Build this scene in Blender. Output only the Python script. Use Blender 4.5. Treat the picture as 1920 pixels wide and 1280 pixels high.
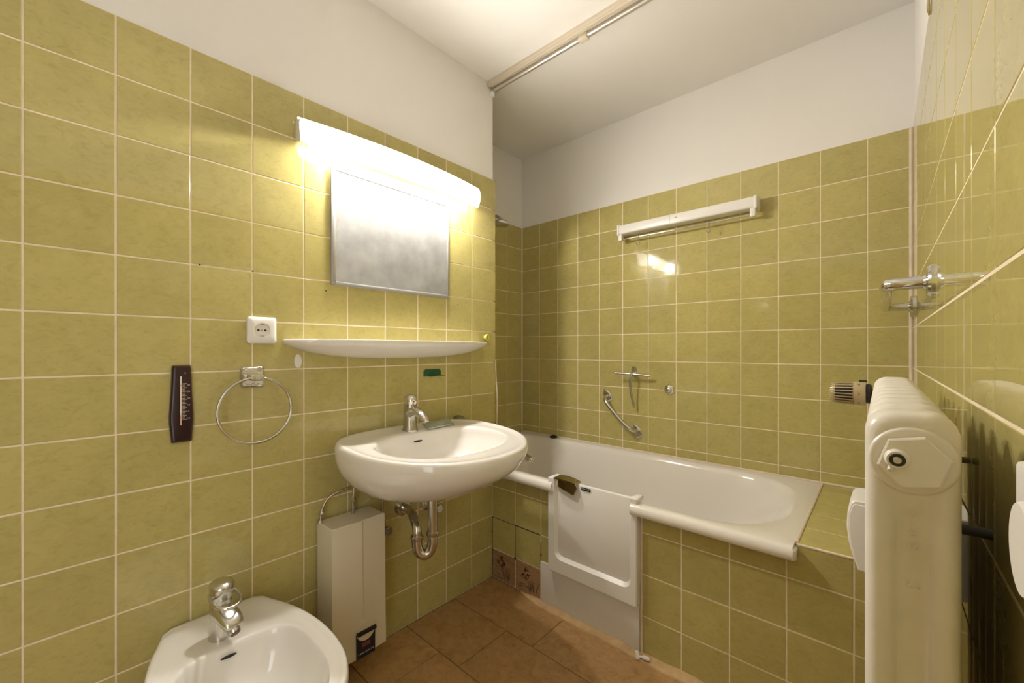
import bpy, bmesh, math, random
from mathutils import Vector, Matrix
random.seed(7)
R = math.radians
PI = math.pi
scene = bpy.context.scene
for o in list(bpy.data.objects):
    bpy.data.objects.remove(o, do_unlink=True)
col = scene.collection

# ---------------------------------------------------------------- camera
cam = bpy.data.cameras.new('camera')
cam.sensor_width = 36.0
cam.lens = 770.7078 / 1920 * 36
cam.shift_y = 15.34 / 1920
cam.clip_start = 0.01
camo = bpy.data.objects.new('camera', cam)
camo.location = (1.4236, 0.0485, 1.1128)
camo.rotation_euler = (PI / 2, 0, 0.7326)
col.objects.link(camo)
scene.camera = camo

# ---------------------------------------------------------------- world, daylight, exposure
world = bpy.data.worlds.new('world')
scene.world = world
world.use_nodes = True
wb = world.node_tree.nodes['Background']
wb.inputs[0].default_value = (0.96, 0.96, 1.0, 1)
wb.inputs[1].default_value = 3.0
BULB_STRENGTH = 5300.0
SHADE_GLOW = 6.0
LAMP_COLOUR = (1.0, 0.965, 0.90)
portal = bpy.data.lights.new('door_right_offscreen', 'AREA')
portal.shape = 'RECTANGLE'
portal.size = 1.86
portal.size_y = 0.64
portal.cycles.is_portal = True
po = bpy.data.objects.new('door_right_offscreen', portal)
po.location = (1.60, -0.58, 1.04)
po.rotation_euler = (0, R(90), 0)
col.objects.link(po)
vs = scene.view_settings
vs.view_transform = 'Standard'
vs.look = 'None'
vs.gamma = 1.0
vs.use_curve_mapping = False
vs.exposure = 0.38

# ---------------------------------------------------------------- materials
MATS = {}


def new_mat(name):
    m = bpy.data.materials.new(name)
    m.use_nodes = True
    nt = m.node_tree
    return m, nt, nt.nodes['Principled BSDF']


def simple(name, colr, rough=0.5, metal=0.0, coat=0.0, bump=0.0, bscale=60, var=0.0, vscale=8, ior=1.5, trans=0.0, alpha=1.0):
    m, nt, b = new_mat(name)
    b.inputs['Base Color'].default_value = (*colr, 1)
    b.inputs['Roughness'].default_value = rough
    b.inputs['Metallic'].default_value = metal
    b.inputs['IOR'].default_value = ior
    b.inputs['Coat Weight'].default_value = coat
    b.inputs['Coat Roughness'].default_value = 0.05
    b.inputs['Transmission Weight'].default_value = trans
    b.inputs['Alpha'].default_value = alpha
    tc = nt.nodes.new('ShaderNodeTexCoord')
    if var > 0:
        n = nt.nodes.new('ShaderNodeTexNoise')
        n.inputs['Scale'].default_value = vscale
        n.inputs['Detail'].default_value = 6
        nt.links.new(tc.outputs['Object'], n.inputs['Vector'])
        r = nt.nodes.new('ShaderNodeMapRange')
        r.inputs[1].default_value = 0.3
        r.inputs[2].default_value = 0.7
        r.inputs[3].default_value = 1 - var
        r.inputs[4].default_value = 1 + var
        nt.links.new(n.outputs[0], r.inputs[0])
        mx = nt.nodes.new('ShaderNodeMix')
        mx.data_type = 'RGBA'
        mx.blend_type = 'MULTIPLY'
        mx.inputs[0].default_value = 1
        mx.inputs[6].default_value = (*colr, 1)
        nt.links.new(r.outputs[0], mx.inputs[7])
        nt.links.new(mx.outputs[2], b.inputs['Base Color'])
    if bump > 0:
        n = nt.nodes.new('ShaderNodeTexNoise')
        n.inputs['Scale'].default_value = bscale
        n.inputs['Detail'].default_value = 4
        nt.links.new(tc.outputs['Object'], n.inputs['Vector'])
        bp = nt.nodes.new('ShaderNodeBump')
        bp.inputs['Strength'].default_value = bump
        bp.inputs['Distance'].default_value = 0.004
        nt.links.new(n.outputs[0], bp.inputs['Height'])
        nt.links.new(bp.outputs[0], b.inputs['Normal'])
    MATS[name] = m
    return m


def tile_material(name, base, dark, light, rough, wav, wscale=9.0, streak=22.0, spread=0.05, spots=False, stretch=2.2):
    m, nt, b = new_mat(name)
    L = nt.links
    N = nt.nodes
    tc = N.new('ShaderNodeTexCoord')
    oi = N.new('ShaderNodeObjectInfo')
    mul = N.new('ShaderNodeMath')
    mul.operation = 'MULTIPLY'
    mul.inputs[1].default_value = 97.0
    L.new(oi.outputs['Random'], mul.inputs[0])
    mp = N.new('ShaderNodeMapping')
    mp.inputs['Rotation'].default_value = (0, 0, 0.6)
    mp.inputs['Scale'].default_value = (1.0, stretch, 1.0)
    L.new(tc.outputs['Object'], mp.inputs[0])

    def noise(scale, detail, vec, rough_=0.55, dist=0.0):
        n = N.new('ShaderNodeTexNoise')
        n.noise_dimensions = '4D'
        n.inputs['Scale'].default_value = scale
        n.inputs['Detail'].default_value = detail
        n.inputs['Roughness'].default_value = rough_
        n.inputs['Distortion'].default_value = dist
        L.new(vec, n.inputs['Vector'])
        L.new(mul.outputs[0], n.inputs['W'])
        return n
    n1 = noise(streak, 7, mp.outputs[0], 0.6, 1.2)
    n2 = noise(streak * 0.35, 4, tc.outputs['Object'])
    r1 = N.new('ShaderNodeValToRGB')
    r1.color_ramp.elements[0].position = 0.33
    r1.color_ramp.elements[0].color = (*dark, 1)
    r1.color_ramp.elements[1].position = 0.62
    r1.color_ramp.elements[1].color = (*light, 1)
    e = r1.color_ramp.elements.new(0.46)
    e.color = (*base, 1)
    L.new(n1.outputs[0], r1.inputs[0])
    mr = N.new('ShaderNodeMapRange')
    mr.inputs[1].default_value = 0.25
    mr.inputs[2].default_value = 0.75
    mr.inputs[3].default_value = 0.93
    mr.inputs[4].default_value = 1.07
    L.new(n2.outputs[0], mr.inputs[0])
    mr2 = N.new('ShaderNodeMapRange')
    mr2.inputs[3].default_value = 1 - spread
    mr2.inputs[4].default_value = 1 + spread
    L.new(oi.outputs['Random'], mr2.inputs[0])
    mm = N.new('ShaderNodeMath')
    mm.operation = 'MULTIPLY'
    L.new(mr.outputs[0], mm.inputs[0])
    L.new(mr2.outputs[0], mm.inputs[1])
    mx = N.new('ShaderNodeMix')
    mx.data_type = 'RGBA'
    mx.blend_type = 'MULTIPLY'
    mx.inputs[0].default_value = 1
    L.new(r1.outputs[0], mx.inputs[6])
    L.new(mm.outputs[0], mx.inputs[7])
    out = mx.outputs[2]
    if spots:
        n4 = noise(160, 3, tc.outputs['Object'])
        r4 = N.new('ShaderNodeMapRange')
        r4.inputs[1].default_value = 0.60
        r4.inputs[2].default_value = 0.72
        r4.inputs[3].default_value = 1.0
        r4.inputs[4].default_value = 0.55
        L.new(n4.outputs[0], r4.inputs[0])
        m4 = N.new('ShaderNodeMix')
        m4.data_type = 'RGBA'
        m4.blend_type = 'MULTIPLY'
        m4.inputs[0].default_value = 1
        L.new(out, m4.inputs[6])
        L.new(r4.outputs[0], m4.inputs[7])
        out = m4.outputs[2]
    L.new(out, b.inputs['Base Color'])
    b.inputs['Roughness'].default_value = rough
    n3 = noise(wscale, 2, tc.outputs['Object'])
    bp = N.new('ShaderNodeBump')
    bp.inputs['Strength'].default_value = wav
    bp.inputs['Distance'].default_value = 0.01
    L.new(n3.outputs[0], bp.inputs['Height'])
    L.new(bp.outputs[0], b.inputs['Normal'])
    MATS[name] = m
    return m


tile_material('tile_green', (0.462, 0.396, 0.146), (0.425, 0.356, 0.121), (0.482, 0.414, 0.158), 0.06, 0.05, 14.0, 42.0, 0.05, False, 1.6)
tile_material('tile_green_flat', (0.462, 0.396, 0.146), (0.425, 0.356, 0.121), (0.482, 0.414, 0.158), 0.025, 0.006, 14.0, 42.0, 0.05, False, 1.6)
tile_material('tile_floor', (0.42, 0.240, 0.092), (0.34, 0.180, 0.062), (0.47, 0.285, 0.120), 0.42, 0.25, 40.0, 22.0, 0.08, True, 1.15)
tile_material('tile_decor', (0.34, 0.205, 0.105), (0.28, 0.165, 0.085), (0.39, 0.245, 0.13), 0.25, 0.1, 14.0)
simple('grout', (0.80, 0.67, 0.50), 0.85, var=0.10, vscale=20)
simple('grout_floor', (0.10, 0.055, 0.03), 0.9)
simple('grout_dark', (0.035, 0.022, 0.015), 0.9)
simple('plaster', (0.80, 0.77, 0.735), 0.9, bump=0.10, bscale=220, var=0.012, vscale=3)
simple('ceramic', (0.80, 0.765, 0.72), 0.12, coat=0.5)
simple('enamel', (0.79, 0.745, 0.68), 0.14, coat=0.4)
simple('caulk', (0.70, 0.585, 0.45), 0.55, var=0.08, vscale=30)
simple('cement', (0.52, 0.345, 0.17), 0.8, var=0.15, vscale=25)
simple('white_plastic', (0.80, 0.77, 0.73), 0.32)
simple('white_board', (0.74, 0.70, 0.66), 0.55, var=0.03, vscale=5)
simple('cream_plastic', (0.66, 0.585, 0.46), 0.40)
simple('heater_case', (0.70, 0.63, 0.485), 0.42, bump=0.05, bscale=900)
simple('chrome', (0.72, 0.71, 0.69), 0.10, metal=1.0)
simple('chrome_worn', (0.62, 0.60, 0.56), 0.20, metal=1.0, bump=0.08, bscale=300)
simple('chrome_grey', (0.50, 0.475, 0.43), 0.26, metal=1.0)
simple('chrome_dark', (0.58, 0.555, 0.52), 0.20, metal=1.0)
simple('steel', (0.60, 0.60, 0.60), 0.28, metal=1.0)
simple('bronze_mirror', (0.42, 0.36, 0.24), 0.08, metal=1.0)
simple('copper_pipe', (0.50, 0.40, 0.30), 0.28, metal=1.0)
simple('galvanized', (0.35, 0.345, 0.335), 0.50, metal=0.35, bump=0.03, bscale=400, var=0.16, vscale=14)
simple('galvanized_frame', (0.40, 0.395, 0.39), 0.42, metal=0.45, var=0.06, vscale=14)
simple('black', (0.012, 0.011, 0.011), 0.4)
simple('black_rubber', (0.015, 0.014, 0.016), 0.5)
simple('navy', (0.012, 0.014, 0.028), 0.3)
simple('print_grey', (0.42, 0.40, 0.42), 0.5)
simple('print_red', (0.20, 0.05, 0.05), 0.5)
simple('bakelite', (0.022, 0.005, 0.007), 0.30)
simple('thermo_glass', (0.72, 0.60, 0.50), 0.15)
simple('thermo_red', (0.55, 0.30, 0.22), 0.2)
simple('thermo_print', (0.62, 0.52, 0.40), 0.5)
simple('green_plastic', (0.010, 0.085, 0.040), 0.35)
simple('yellow_plastic', (0.62, 0.62, 0.10), 0.25)
simple('sponge', (0.22, 0.21, 0.09), 0.9, bump=0.4, bscale=300)
simple('packet', (0.33, 0.36, 0.29), 0.35, var=0.35, vscale=60)
simple('packet_print', (0.30, 0.29, 0.26), 0.5)
simple('radiator_paint', (0.78, 0.735, 0.67), 0.30, bump=0.10, bscale=90, var=0.04, vscale=30)
simple('rail_beige', (0.62, 0.54, 0.42), 0.40)
simple('alu', (0.60, 0.56, 0.50), 0.38, metal=0.8)
simple('thermostat_beige', (0.50, 0.40, 0.24), 0.35, metal=0.2)
simple('flower_brown', (0.075, 0.030, 0.018), 0.35)
simple('red_dot', (0.35, 0.01, 0.02), 0.3)
simple('window_frame', (0.75, 0.74, 0.72), 0.4)
simple('chip', (0.36, 0.27, 0.13), 0.8, var=0.2, vscale=200)
simple('aerator', (0.14, 0.06, 0.05), 0.5)

# glass for the window behind the camera
m, nt, b = new_mat('pane_glass')
nt.nodes.remove(b)
tr = nt.nodes.new('ShaderNodeBsdfTransparent')
gl = nt.nodes.new('ShaderNodeBsdfGlossy')
gl.inputs['Roughness'].default_value = 0.02
ms = nt.nodes.new('ShaderNodeMixShader')
ms.inputs[0].default_value = 0.06
nt.links.new(tr.outputs[0], ms.inputs[1])
nt.links.new(gl.outputs[0], ms.inputs[2])
nt.links.new(ms.outputs[0], nt.nodes['Material Output'].inputs['Surface'])
MATS['pane_glass'] = m

# milky see-through lamp shade that glows a little, and the bulbs behind it
m, nt, b = new_mat('lamp_milky')
b.inputs['Base Color'].default_value = (0.85, 0.84, 0.80, 1)
b.inputs['Roughness'].default_value = 0.25
b.inputs['Emission Color'].default_value = (*LAMP_COLOUR, 1)
b.inputs['Emission Strength'].default_value = SHADE_GLOW
tr = nt.nodes.new('ShaderNodeBsdfTransparent')
ms = nt.nodes.new('ShaderNodeMixShader')
ms.inputs[0].default_value = 0.45
nt.links.new(tr.outputs[0], ms.inputs[1])
nt.links.new(b.outputs[0], ms.inputs[2])
nt.links.new(ms.outputs[0], nt.nodes['Material Output'].inputs['Surface'])
MATS['lamp_milky'] = m
m2 = m.copy()
m2.name = 'lamp_opal'
[n for n in m2.node_tree.nodes if n.type == 'MIX_SHADER'][0].inputs[0].default_value = 0.52
MATS['lamp_opal'] = m2
m, nt, b = new_mat('bulb_glow')
b.inputs['Base Color'].default_value = (0.9, 0.9, 0.9, 1)
b.inputs['Emission Color'].default_value = (*LAMP_COLOUR, 1)
b.inputs['Emission Strength'].default_value = BULB_STRENGTH
MATS['bulb_glow'] = m


# ---------------------------------------------------------------- mesh helpers (all in world coordinates)
def V(*a):
    return Vector(a)


class Geo:
    def __init__(self):
        self.v = []
        self.f = []

    def add(self, verts, faces):
        n = len(self.v)
        self.v += [Vector(p) for p in verts]
        self.f += [tuple(i + n for i in f) for f in faces]
        return self

    def join(self, g):
        return self.add(g.v, g.f)


def box(x0, x1, y0, y1, z0, z1, bev=0.0, seg=2):
    g = Geo()
    vs_ = [(x, y, z) for x in (x0, x1) for y in (y0, y1) for z in (z0, z1)]
    fs = [(0, 1, 3, 2), (4, 6, 7, 5), (0, 4, 5, 1), (2, 3, 7, 6), (0, 2, 6, 4), (1, 5, 7, 3)]
    if bev <= 0:
        return g.add(vs_, fs)
    bm = bmesh.new()
    bv = [bm.verts.new(p) for p in vs_]
    for f in fs:
        bm.faces.new([bv[i] for i in f])
    bmesh.ops.bevel(bm, geom=list(bm.edges), offset=bev, segments=seg, profile=0.5, affect='EDGES')
    bm.verts.index_update()
    g.add([v.co.copy() for v in bm.verts], [[v.index for v in f.verts] for f in bm.faces])
    bm.free()
    return g


def frame_of(d):
    d = Vector(d).normalized()
    a = V(0, 0, 1) if abs(d.z) < 0.9 else V(1, 0, 0)
    u = d.cross(a).normalized()
    w = d.cross(u).normalized()
    return d, u, w


def tube(pts, r, n=12, caps=True, closed=False):
    pts = [Vector(p) for p in pts]
    g = Geo()
    m_ = len(pts)
    rr = r if isinstance(r, (list, tuple)) else [r] * m_
    vs_ = []
    u = None
    for i, p in enumerate(pts):
        if closed:
            d = (pts[(i + 1) % m_] - pts[i - 1]).normalized()
        else:
            d = (pts[min(i + 1, m_ - 1)] - pts[max(i - 1, 0)]).normalized()
        if u is None:
            _, u, w = frame_of(d)
        else:
            u = (u - d * u.dot(d)).normalized()
            w = d.cross(u).normalized()
        for k in range(n):
            a = 2 * PI * k / n
            vs_.append(p + (u * math.cos(a) + w * math.sin(a)) * rr[i])
    fs = []
    for i in range(m_ if closed else m_ - 1):
        j = (i + 1) % m_
        for k in range(n):
            k2 = (k + 1) % n
            fs.append((i * n + k, i * n + k2, j * n + k2, j * n + k))
    if caps and not closed:
        fs.append(tuple(range(n - 1, -1, -1)))
        fs.append(tuple(range((m_ - 1) * n, m_ * n)))
    return g.add(vs_, fs)


def smooth_path(pts, k=6, closed=False):
    pts = [Vector(p) for p in pts]
    out = []
    m_ = len(pts)
    for i in range(m_ if closed else m_ - 1):
        if closed:
            p0, p1, p2, p3 = pts[i - 1], pts[i], pts[(i + 1) % m_], pts[(i + 2) % m_]
        else:
            p1, p2 = pts[i], pts[i + 1]
            p0 = pts[i - 1] if i > 0 else p1 * 2 - p2
            p3 = pts[i + 2] if i + 2 < m_ else p2 * 2 - p1
        for q in range(k):
            t = q / k
            out.append(0.5 * ((2 * p1) + (p2 - p0) * t + (2 * p0 - 5 * p1 + 4 * p2 - p3) * t * t + (3 * p1 - p0 - 3 * p2 + p3) * t ** 3))
    if not closed:
        out.append(pts[-1])
    return out


def lathe(o, axis, prof, n=24, sx=1.0, sy=1.0):
    d, u, w = frame_of(axis)
    o = Vector(o)
    g = Geo()
    vs_ = []
    for (r, h) in prof:
        for k in range(n):
            a = 2 * PI * k / n
            vs_.append(o + d * h + (u * math.cos(a) * sx + w * math.sin(a) * sy) * max(r, 1e-5))
    fs = []
    for i in range(len(prof) - 1):
        for k in range(n):
            k2 = (k + 1) % n
            fs.append((i * n + k, i * n + k2, (i + 1) * n + k2, (i + 1) * n + k))
    fs.append(tuple(range(n - 1, -1, -1)))
    fs.append(tuple(range((len(prof) - 1) * n, len(prof) * n)))
    return g.add(vs_, fs)


def loft(rings, cap0=False, cap1=False, sub=1):
    if sub > 1:
        nr = []
        n = len(rings[0])
        cols = [smooth_path([r[i] for r in rings], sub) for i in range(n)]
        rings = [[cols[i][j] for i in range(n)] for j in range(len(cols[0]))]
    g = Geo()
    n = len(rings[0])
    vs_ = [p for r in rings for p in r]
    fs = []
    for i in range(len(rings) - 1):
        for k in range(n):
            k2 = (k + 1) % n
            fs.append((i * n + k, i * n + k2, (i + 1) * n + k2, (i + 1) * n + k))
    if cap0:
        fs.append(tuple(range(n - 1, -1, -1)))
    if cap1:
        fs.append(tuple(range((len(rings) - 1) * n, len(rings) * n)))
    return g.add(vs_, fs)


def prism(poly, o, u, v, t, inset=0.0, dep=0.0):
    """polygon in the u,v frame at o, extruded along u x v by t, with an optional chamfered front"""
    o, u, v = Vector(o), Vector(u), Vector(v)
    nn = u.cross(v).normalized()
    cx = sum(p[0] for p in poly) / len(poly)
    cy = sum(p[1] for p in poly) / len(poly)
    r0 = [o + u * p[0] + v * p[1] for p in poly]
    rings = [r0, [p + nn * (t - dep) for p in r0]]
    if inset > 0:
        pin = []
        for p in poly:
            d = math.hypot(p[0] - cx, p[1] - cy) or 1e-6
            k = max(0, (d - inset) / d)
            pin.append((cx + (p[0] - cx) * k, cy + (p[1] - cy) * k))
        rings.append([o + u * p[0] + v * p[1] + nn * t for p in pin])
    return loft(rings, True, True)


def rrect(w, h, r, k=5):
    """rounded rectangle centred on 0, counter-clockwise"""
    out = []
    for (cx, cy, a0) in ((w / 2 - r, h / 2 - r, 0), (-w / 2 + r, h / 2 - r, 90), (-w / 2 + r, -h / 2 + r, 180), (w / 2 - r, -h / 2 + r, 270)):
        for i in range(k + 1):
            a = R(a0 + 90 * i / k)
            out.append((cx + r * math.cos(a), cy + r * math.sin(a)))
    return out


def ellipse(a, b_, n=28):
    return [(a * math.cos(2 * PI * i / n), b_ * math.sin(2 * PI * i / n)) for i in range(n)]


def mk(name, g, mat, parent=None, angle=38, smooth=True):
    me = bpy.data.meshes.new(name)
    org = Vector(parent['_o']) if parent is not None and '_o' in parent else V(0, 0, 0)
    me.from_pydata([p - org for p in g.v], [], g.f)
    bm = bmesh.new()
    bm.from_mesh(me)
    bmesh.ops.remove_doubles(bm, verts=bm.verts, dist=1e-6)
    bmesh.ops.recalc_face_normals(bm, faces=bm.faces)
    bm.to_mesh(me)
    bm.free()
    if smooth:
        me.shade_smooth()
        me.set_sharp_from_angle(angle=R(angle))
    me.materials.append(MATS[mat])
    o = bpy.data.objects.new(name, me)
    col.objects.link(o)
    if parent is not None:
        o.parent = parent
        o['_o'] = list(org)
    else:
        o['_o'] = [0, 0, 0]
    return o


def thing(name, loc, label, cat, group=None):
    o = bpy.data.objects.new(name, None)
    o.empty_display_size = 0.05
    o.location = loc
    o['_o'] = list(loc)
    o['label'] = label
    o['category'] = cat
    if group:
        o['group'] = group
    col.objects.link(o)
    return o


def single(name, g, mat, loc, label, cat, group=None, angle=38):
    """a thing that is one mesh"""
    g2 = Geo()
    g2.add([p - Vector(loc) for p in g.v], g.f)
    o = mk(name, g2, mat, None, angle)
    o.location = loc
    o['_o'] = list(loc)
    o['label'] = label
    o['category'] = cat
    if group:
        o['group'] = group
    return o


def struct(name, g, mat, label=None, angle=38):
    o = mk(name, g, mat, None, angle)
    o['kind'] = 'structure'
    if label:
        o['label'] = label
    return o


TILE_CACHE = {}


def tile_mesh(w, h, t=0.006, bev=0.0009, mat='tile_green'):
    key = (round(w, 4), round(h, 4), mat, t)
    if key in TILE_CACHE:
        return TILE_CACHE[key]
    g = Geo()
    r = [[], [], []]
    for i, (ww, hh, z) in enumerate(((w, h, -t), (w, h, -bev * 0.8), (w - 2 * bev, h - 2 * bev, 0))):
        r[i] = [V(-ww / 2, -hh / 2, z), V(ww / 2, -hh / 2, z), V(ww / 2, hh / 2, z), V(-ww / 2, hh / 2, z)]
    g = loft(r, True, True)
    me = bpy.data.meshes.new('tile')
    me.from_pydata(g.v, [], g.f)
    me.shade_smooth()
    me.set_sharp_from_angle(angle=R(15))
    me.materials.append(MATS[mat])
    TILE_CACHE[key] = me
    return me


ORI = {'+x': Matrix(((0, 0, 1), (1, 0, 0), (0, 1, 0))),      # columns: local x -> Y, y -> Z, z -> X
       '-x': Matrix(((0, 0, -1), (-1, 0, 0), (0, 1, 0))),
       '-y': Matrix(((1, 0, 0), (0, 0, -1), (0, 1, 0))),
       '+y': Matrix(((-1, 0, 0), (0, 0, 1), (0, 1, 0))),
       '+z': Matrix.Identity(3)}


def put_tile(parent, ori, c, w, h, mat='tile_green', tilt=0.0016, name='tile', t=0.006):
    o = bpy.data.objects.new(name, tile_mesh(w, h, t, mat=mat))
    rot = ORI[ori] @ Matrix.Rotation(random.uniform(-tilt, tilt), 3, 'X') @ Matrix.Rotation(random.uniform(-tilt, tilt), 3, 'Y')
    o.matrix_world = Matrix.Translation(Vector(c)) @ rot.to_4x4()
    o.parent = parent
    col.objects.link(o)
    return o


GAP = 0.0037


def tile_grid(parent, ori, us, zs, at, mat='tile_green', skip=None, **kw):
    """us: joint lines along the wall, zs: joint lines in height, at(u, z) -> centre"""
    for i in range(len(us) - 1):
        for j in range(len(zs) - 1):
            u0, u1, z0, z1 = us[i], us[i + 1], zs[j], zs[j + 1]
            if skip and skip(u0, u1, z0, z1):
                continue
            w, h = u1 - u0 - GAP, z1 - z0 - GAP
            if w < 0.004 or h < 0.004:
                continue
            put_tile(parent, ori, at((u0 + u1) / 2, (z0 + z1) / 2), w, h, mat, **kw)


# ---------------------------------------------------------------- room shell
BED = -0.0007
XR, YB, XA, YF, ZC, YS = 1.5102, 2.2015, -0.4205, 1.485, 2.420, -1.05
ROWS = [0.15 * i for i in range(14)]

floor = struct('floor', box(-0.6, 1.66, YS - 0.1, 2.32, -0.12, -0.0035), 'grout_floor', 'floor of large brown stone-look tiles')
ceiling = struct('ceiling', box(-0.6, 1.66, YS - 0.1, 2.32, ZC, ZC + 0.1), 'plaster', 'white painted ceiling')

wl = struct('wall_left', box(-0.16, -0.006, YS - 0.1, 1.0, 0, ZC).join(box(-0.6, -0.006, 1.0, 1.4945, 0, ZC)), 'plaster', 'wall with washbasin and bidet, white above olive tiles')
mk('grout_bed', box(-0.0065, BED, YS, 1.506, 0, 1.949).join(box(-0.42, BED, 1.494, 1.506, 0, 1.949)), 'grout', wl, smooth=False)
us = [-1.05 + 0.15 * i for i in range(17)] + [1.509]
tile_grid(wl, '+x', us, ROWS, lambda u, z: (0, u, z))

wb_ = struct('wall_back', box(-0.6, 1.66, YB + 0.006, YB + 0.12, 0, ZC), 'plaster', 'wall behind the bathtub, white above olive tiles')
mk('grout_bed', box(XA - 0.01, XR + 0.01, YB - BED, YB + 0.0065, 0.4, 1.949), 'grout', wb_, smooth=False)
us = [XA] + [-0.2688 + 0.15 * s for s in range(12)] + [XR - 0.003]
tile_grid(wb_, '-y', us, [z for z in ROWS if z > 0.44], lambda u, z: (u, YB, z))

wa = struct('wall_alcove', box(-0.6, XA - 0.006, 1.48, YB + 0.02, 0, ZC), 'plaster', 'short wall at the tap end of the bathtub alcove')
mk('grout_bed', box(XA - 0.0065, XA + BED, 1.495, YB, 0.4, 1.949), 'grout', wa, smooth=False)
us = [1.509] + [YB - 0.0015 - 0.15 * k for k in range(4, -1, -1)]
tile_grid(wa, '+x', us, [z for z in ROWS if z > 0.44], lambda u, z: (XA, u, z))

# the glazed door in the right wall stands behind the camera
DY0, DY1, DZ1 = -0.93, -0.23, 2.02
g = box(XR + 0.006, XR + 0.12, DY1, 2.32, 0, ZC)
g.join(box(XR + 0.006, XR + 0.12, YS - 0.1, DY0, 0, ZC)).join(box(XR + 0.006, XR + 0.12, DY0, DY1, DZ1, ZC))
wr = struct('wall_right', g, 'plaster', 'wall with the radiator, white above olive tiles')
mk('grout_bed', box(XR - BED, XR + 0.0065, DY1, YB, 0, 1.944).join(box(XR - BED, XR + 0.0065, YS, DY0, 0, 1.944)), 'grout', wr, smooth=False)
RR = [0.0] + [z - 0.0054 for z in ROWS[1:]]
us = [DY1 + 0.001] + [YB - 0.006 - 0.15 * k for k in range(16, -1, -1)]
tile_grid(wr, '-x', us, RR, lambda u, z: (XR, u, z), 'tile_green_flat', tilt=0.0008)
tile_grid(wr, '-x', [YS, DY0], RR, lambda u, z: (XR, u, z), 'tile_green_flat', tilt=0.0008)
x0, x1 = XR + 0.03, XR + 0.075
dn_ = struct('door_1', box(x0, x1, DY0, DY0 + 0.06, 0, DZ1, 0.004).join(box(x0, x1, DY1 - 0.06, DY1, 0, DZ1, 0.004)).join(box(x0, x1, DY0 + 0.06, DY1 - 0.06, 0, 0.14, 0.004)).join(box(x0, x1, DY0 + 0.06, DY1 - 0.06, DZ1 - 0.07, DZ1, 0.004)), 'window_frame', 'white framed glazed door')
mk('pane', box(XR + 0.050, XR + 0.054, DY0 + 0.06, DY1 - 0.06, 0.14, DZ1 - 0.07), 'pane_glass', dn_, smooth=False)
mk('door_handle', tube([(x0 - 0.002, DY1 - 0.03, 1.03), (x0 - 0.05, DY1 - 0.03, 1.03), (x0 - 0.052, DY1 - 0.14, 1.03)], 0.009, 12), 'chrome', dn_)

wfo = struct('wall_front', box(-0.6, 1.66, YS - 0.12, YS - 0.006, 0, ZC), 'plaster', 'wall opposite the bathtub, white above olive tiles')
mk('grout_bed', box(0, XR, YS - 0.0065, YS + BED, 0, 1.949), 'grout', wfo, smooth=False)
us = [0.003] + [0.07 + 0.15 * k for k in range(10)] + [XR - 0.003]
tile_grid(wfo, '+y', us, ROWS, lambda u, z: (u, YS, z))

# floor tiles: courses of long tiles, staggered
ycs = [1.4840, 1.2445, 0.9960, 0.7475, 0.4990, 0.2505, 0.0020, -0.2465, -0.4950, -0.7435, -0.9920, YS]
offs = [0.4478, 0.3180, 0.2103, 0.4478, 0.3180, 0.2103, 0.4478, 0.3180, 0.2103, 0.4478, 0.3180]
for k in range(len(ycs) - 1):
    xs = [0.0] + [offs[k] + 0.5 * q for q in range(3) if offs[k] + 0.5 * q < XR - 0.03] + [XR]
    for i in range(len(xs) - 1):
        put_tile(floor, '+z', ((xs[i] + xs[i + 1]) / 2, (ycs[k] + ycs[k + 1]) / 2, 0), xs[i + 1] - xs[i] - 0.003, ycs[k] - ycs[k + 1] - 0.003, 'tile_floor', 0.0004)

# bath surround: low tiled wall, gap for the door, tiled ledge at the far end
ap = Geo()
ap.join(box(0.0, 0.385, YF - BED, 1.500, 0, 0.508))
ap.join(box(0.745, 1.247, YF - BED, 1.500, 0, 0.508))
ap.join(box(0.385, 0.745, YF - BED, 1.500, 0, 0.16))
apron = struct('wall_bath', ap, 'grout', 'low olive tiled wall along the front of the bathtub')
ledge = struct('wall_ledge', box(1.2475, XR, YF - BED, YB, 0, 0.5516), 'grout', 'tiled ledge at the foot end of the bathtub')
TZ = [0.0, 0.1405, 0.293, 0.4445, 0.520]
ux = [0.001, 0.1507, 0.3035, 0.37]
for i in range(3):
    for j in range(4):
        if i == 2 and j == 0:
            continue
        z0 = 0.178 if (i == 2 and j == 1) else TZ[j]
        w, h = ux[i + 1] - ux[i] - GAP, TZ[j + 1] - z0 - GAP
        decor = (j == 0)
        put_tile(apron, '-y', ((ux[i] + ux[i + 1]) / 2, YF, (z0 + TZ[j + 1]) / 2), w, h, 'tile_decor' if decor else 'tile_green', 0.004, 'decor_tile' if decor else 'tile')
ux = [0.767, 0.9123, 1.0629, 1.2151, 1.3677, XR]
for i in range(5):
    for j in range(4):
        z1 = TZ[j + 1]
        if j == 3 and i >= 3:
            z1 = 0.5475
        x0, x1 = ux[i], ux[i + 1]
        put_tile(apron, '-y', ((x0 + x1) / 2, YF, (TZ[j] + z1) / 2), x1 - x0 - GAP, z1 - TZ[j] - GAP, 'tile_green', 0.003)
yr = [YF + 0.004, 1.632, 1.782, 1.932, 2.082, YB - 0.003]
xr_ = [1.2405, 1.3905, XR - 0.002]
for i in range(2):
    for j in range(5):
        put_tile(ledge, '+z', ((xr_[i] + xr_[i + 1]) / 2, (yr[j] + yr[j + 1]) / 2, 0.5525), xr_[i + 1] - xr_[i] - 0.003, yr[j + 1] - yr[j] - 0.0035, 'tile_green', 0.002, t=0.003)
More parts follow.
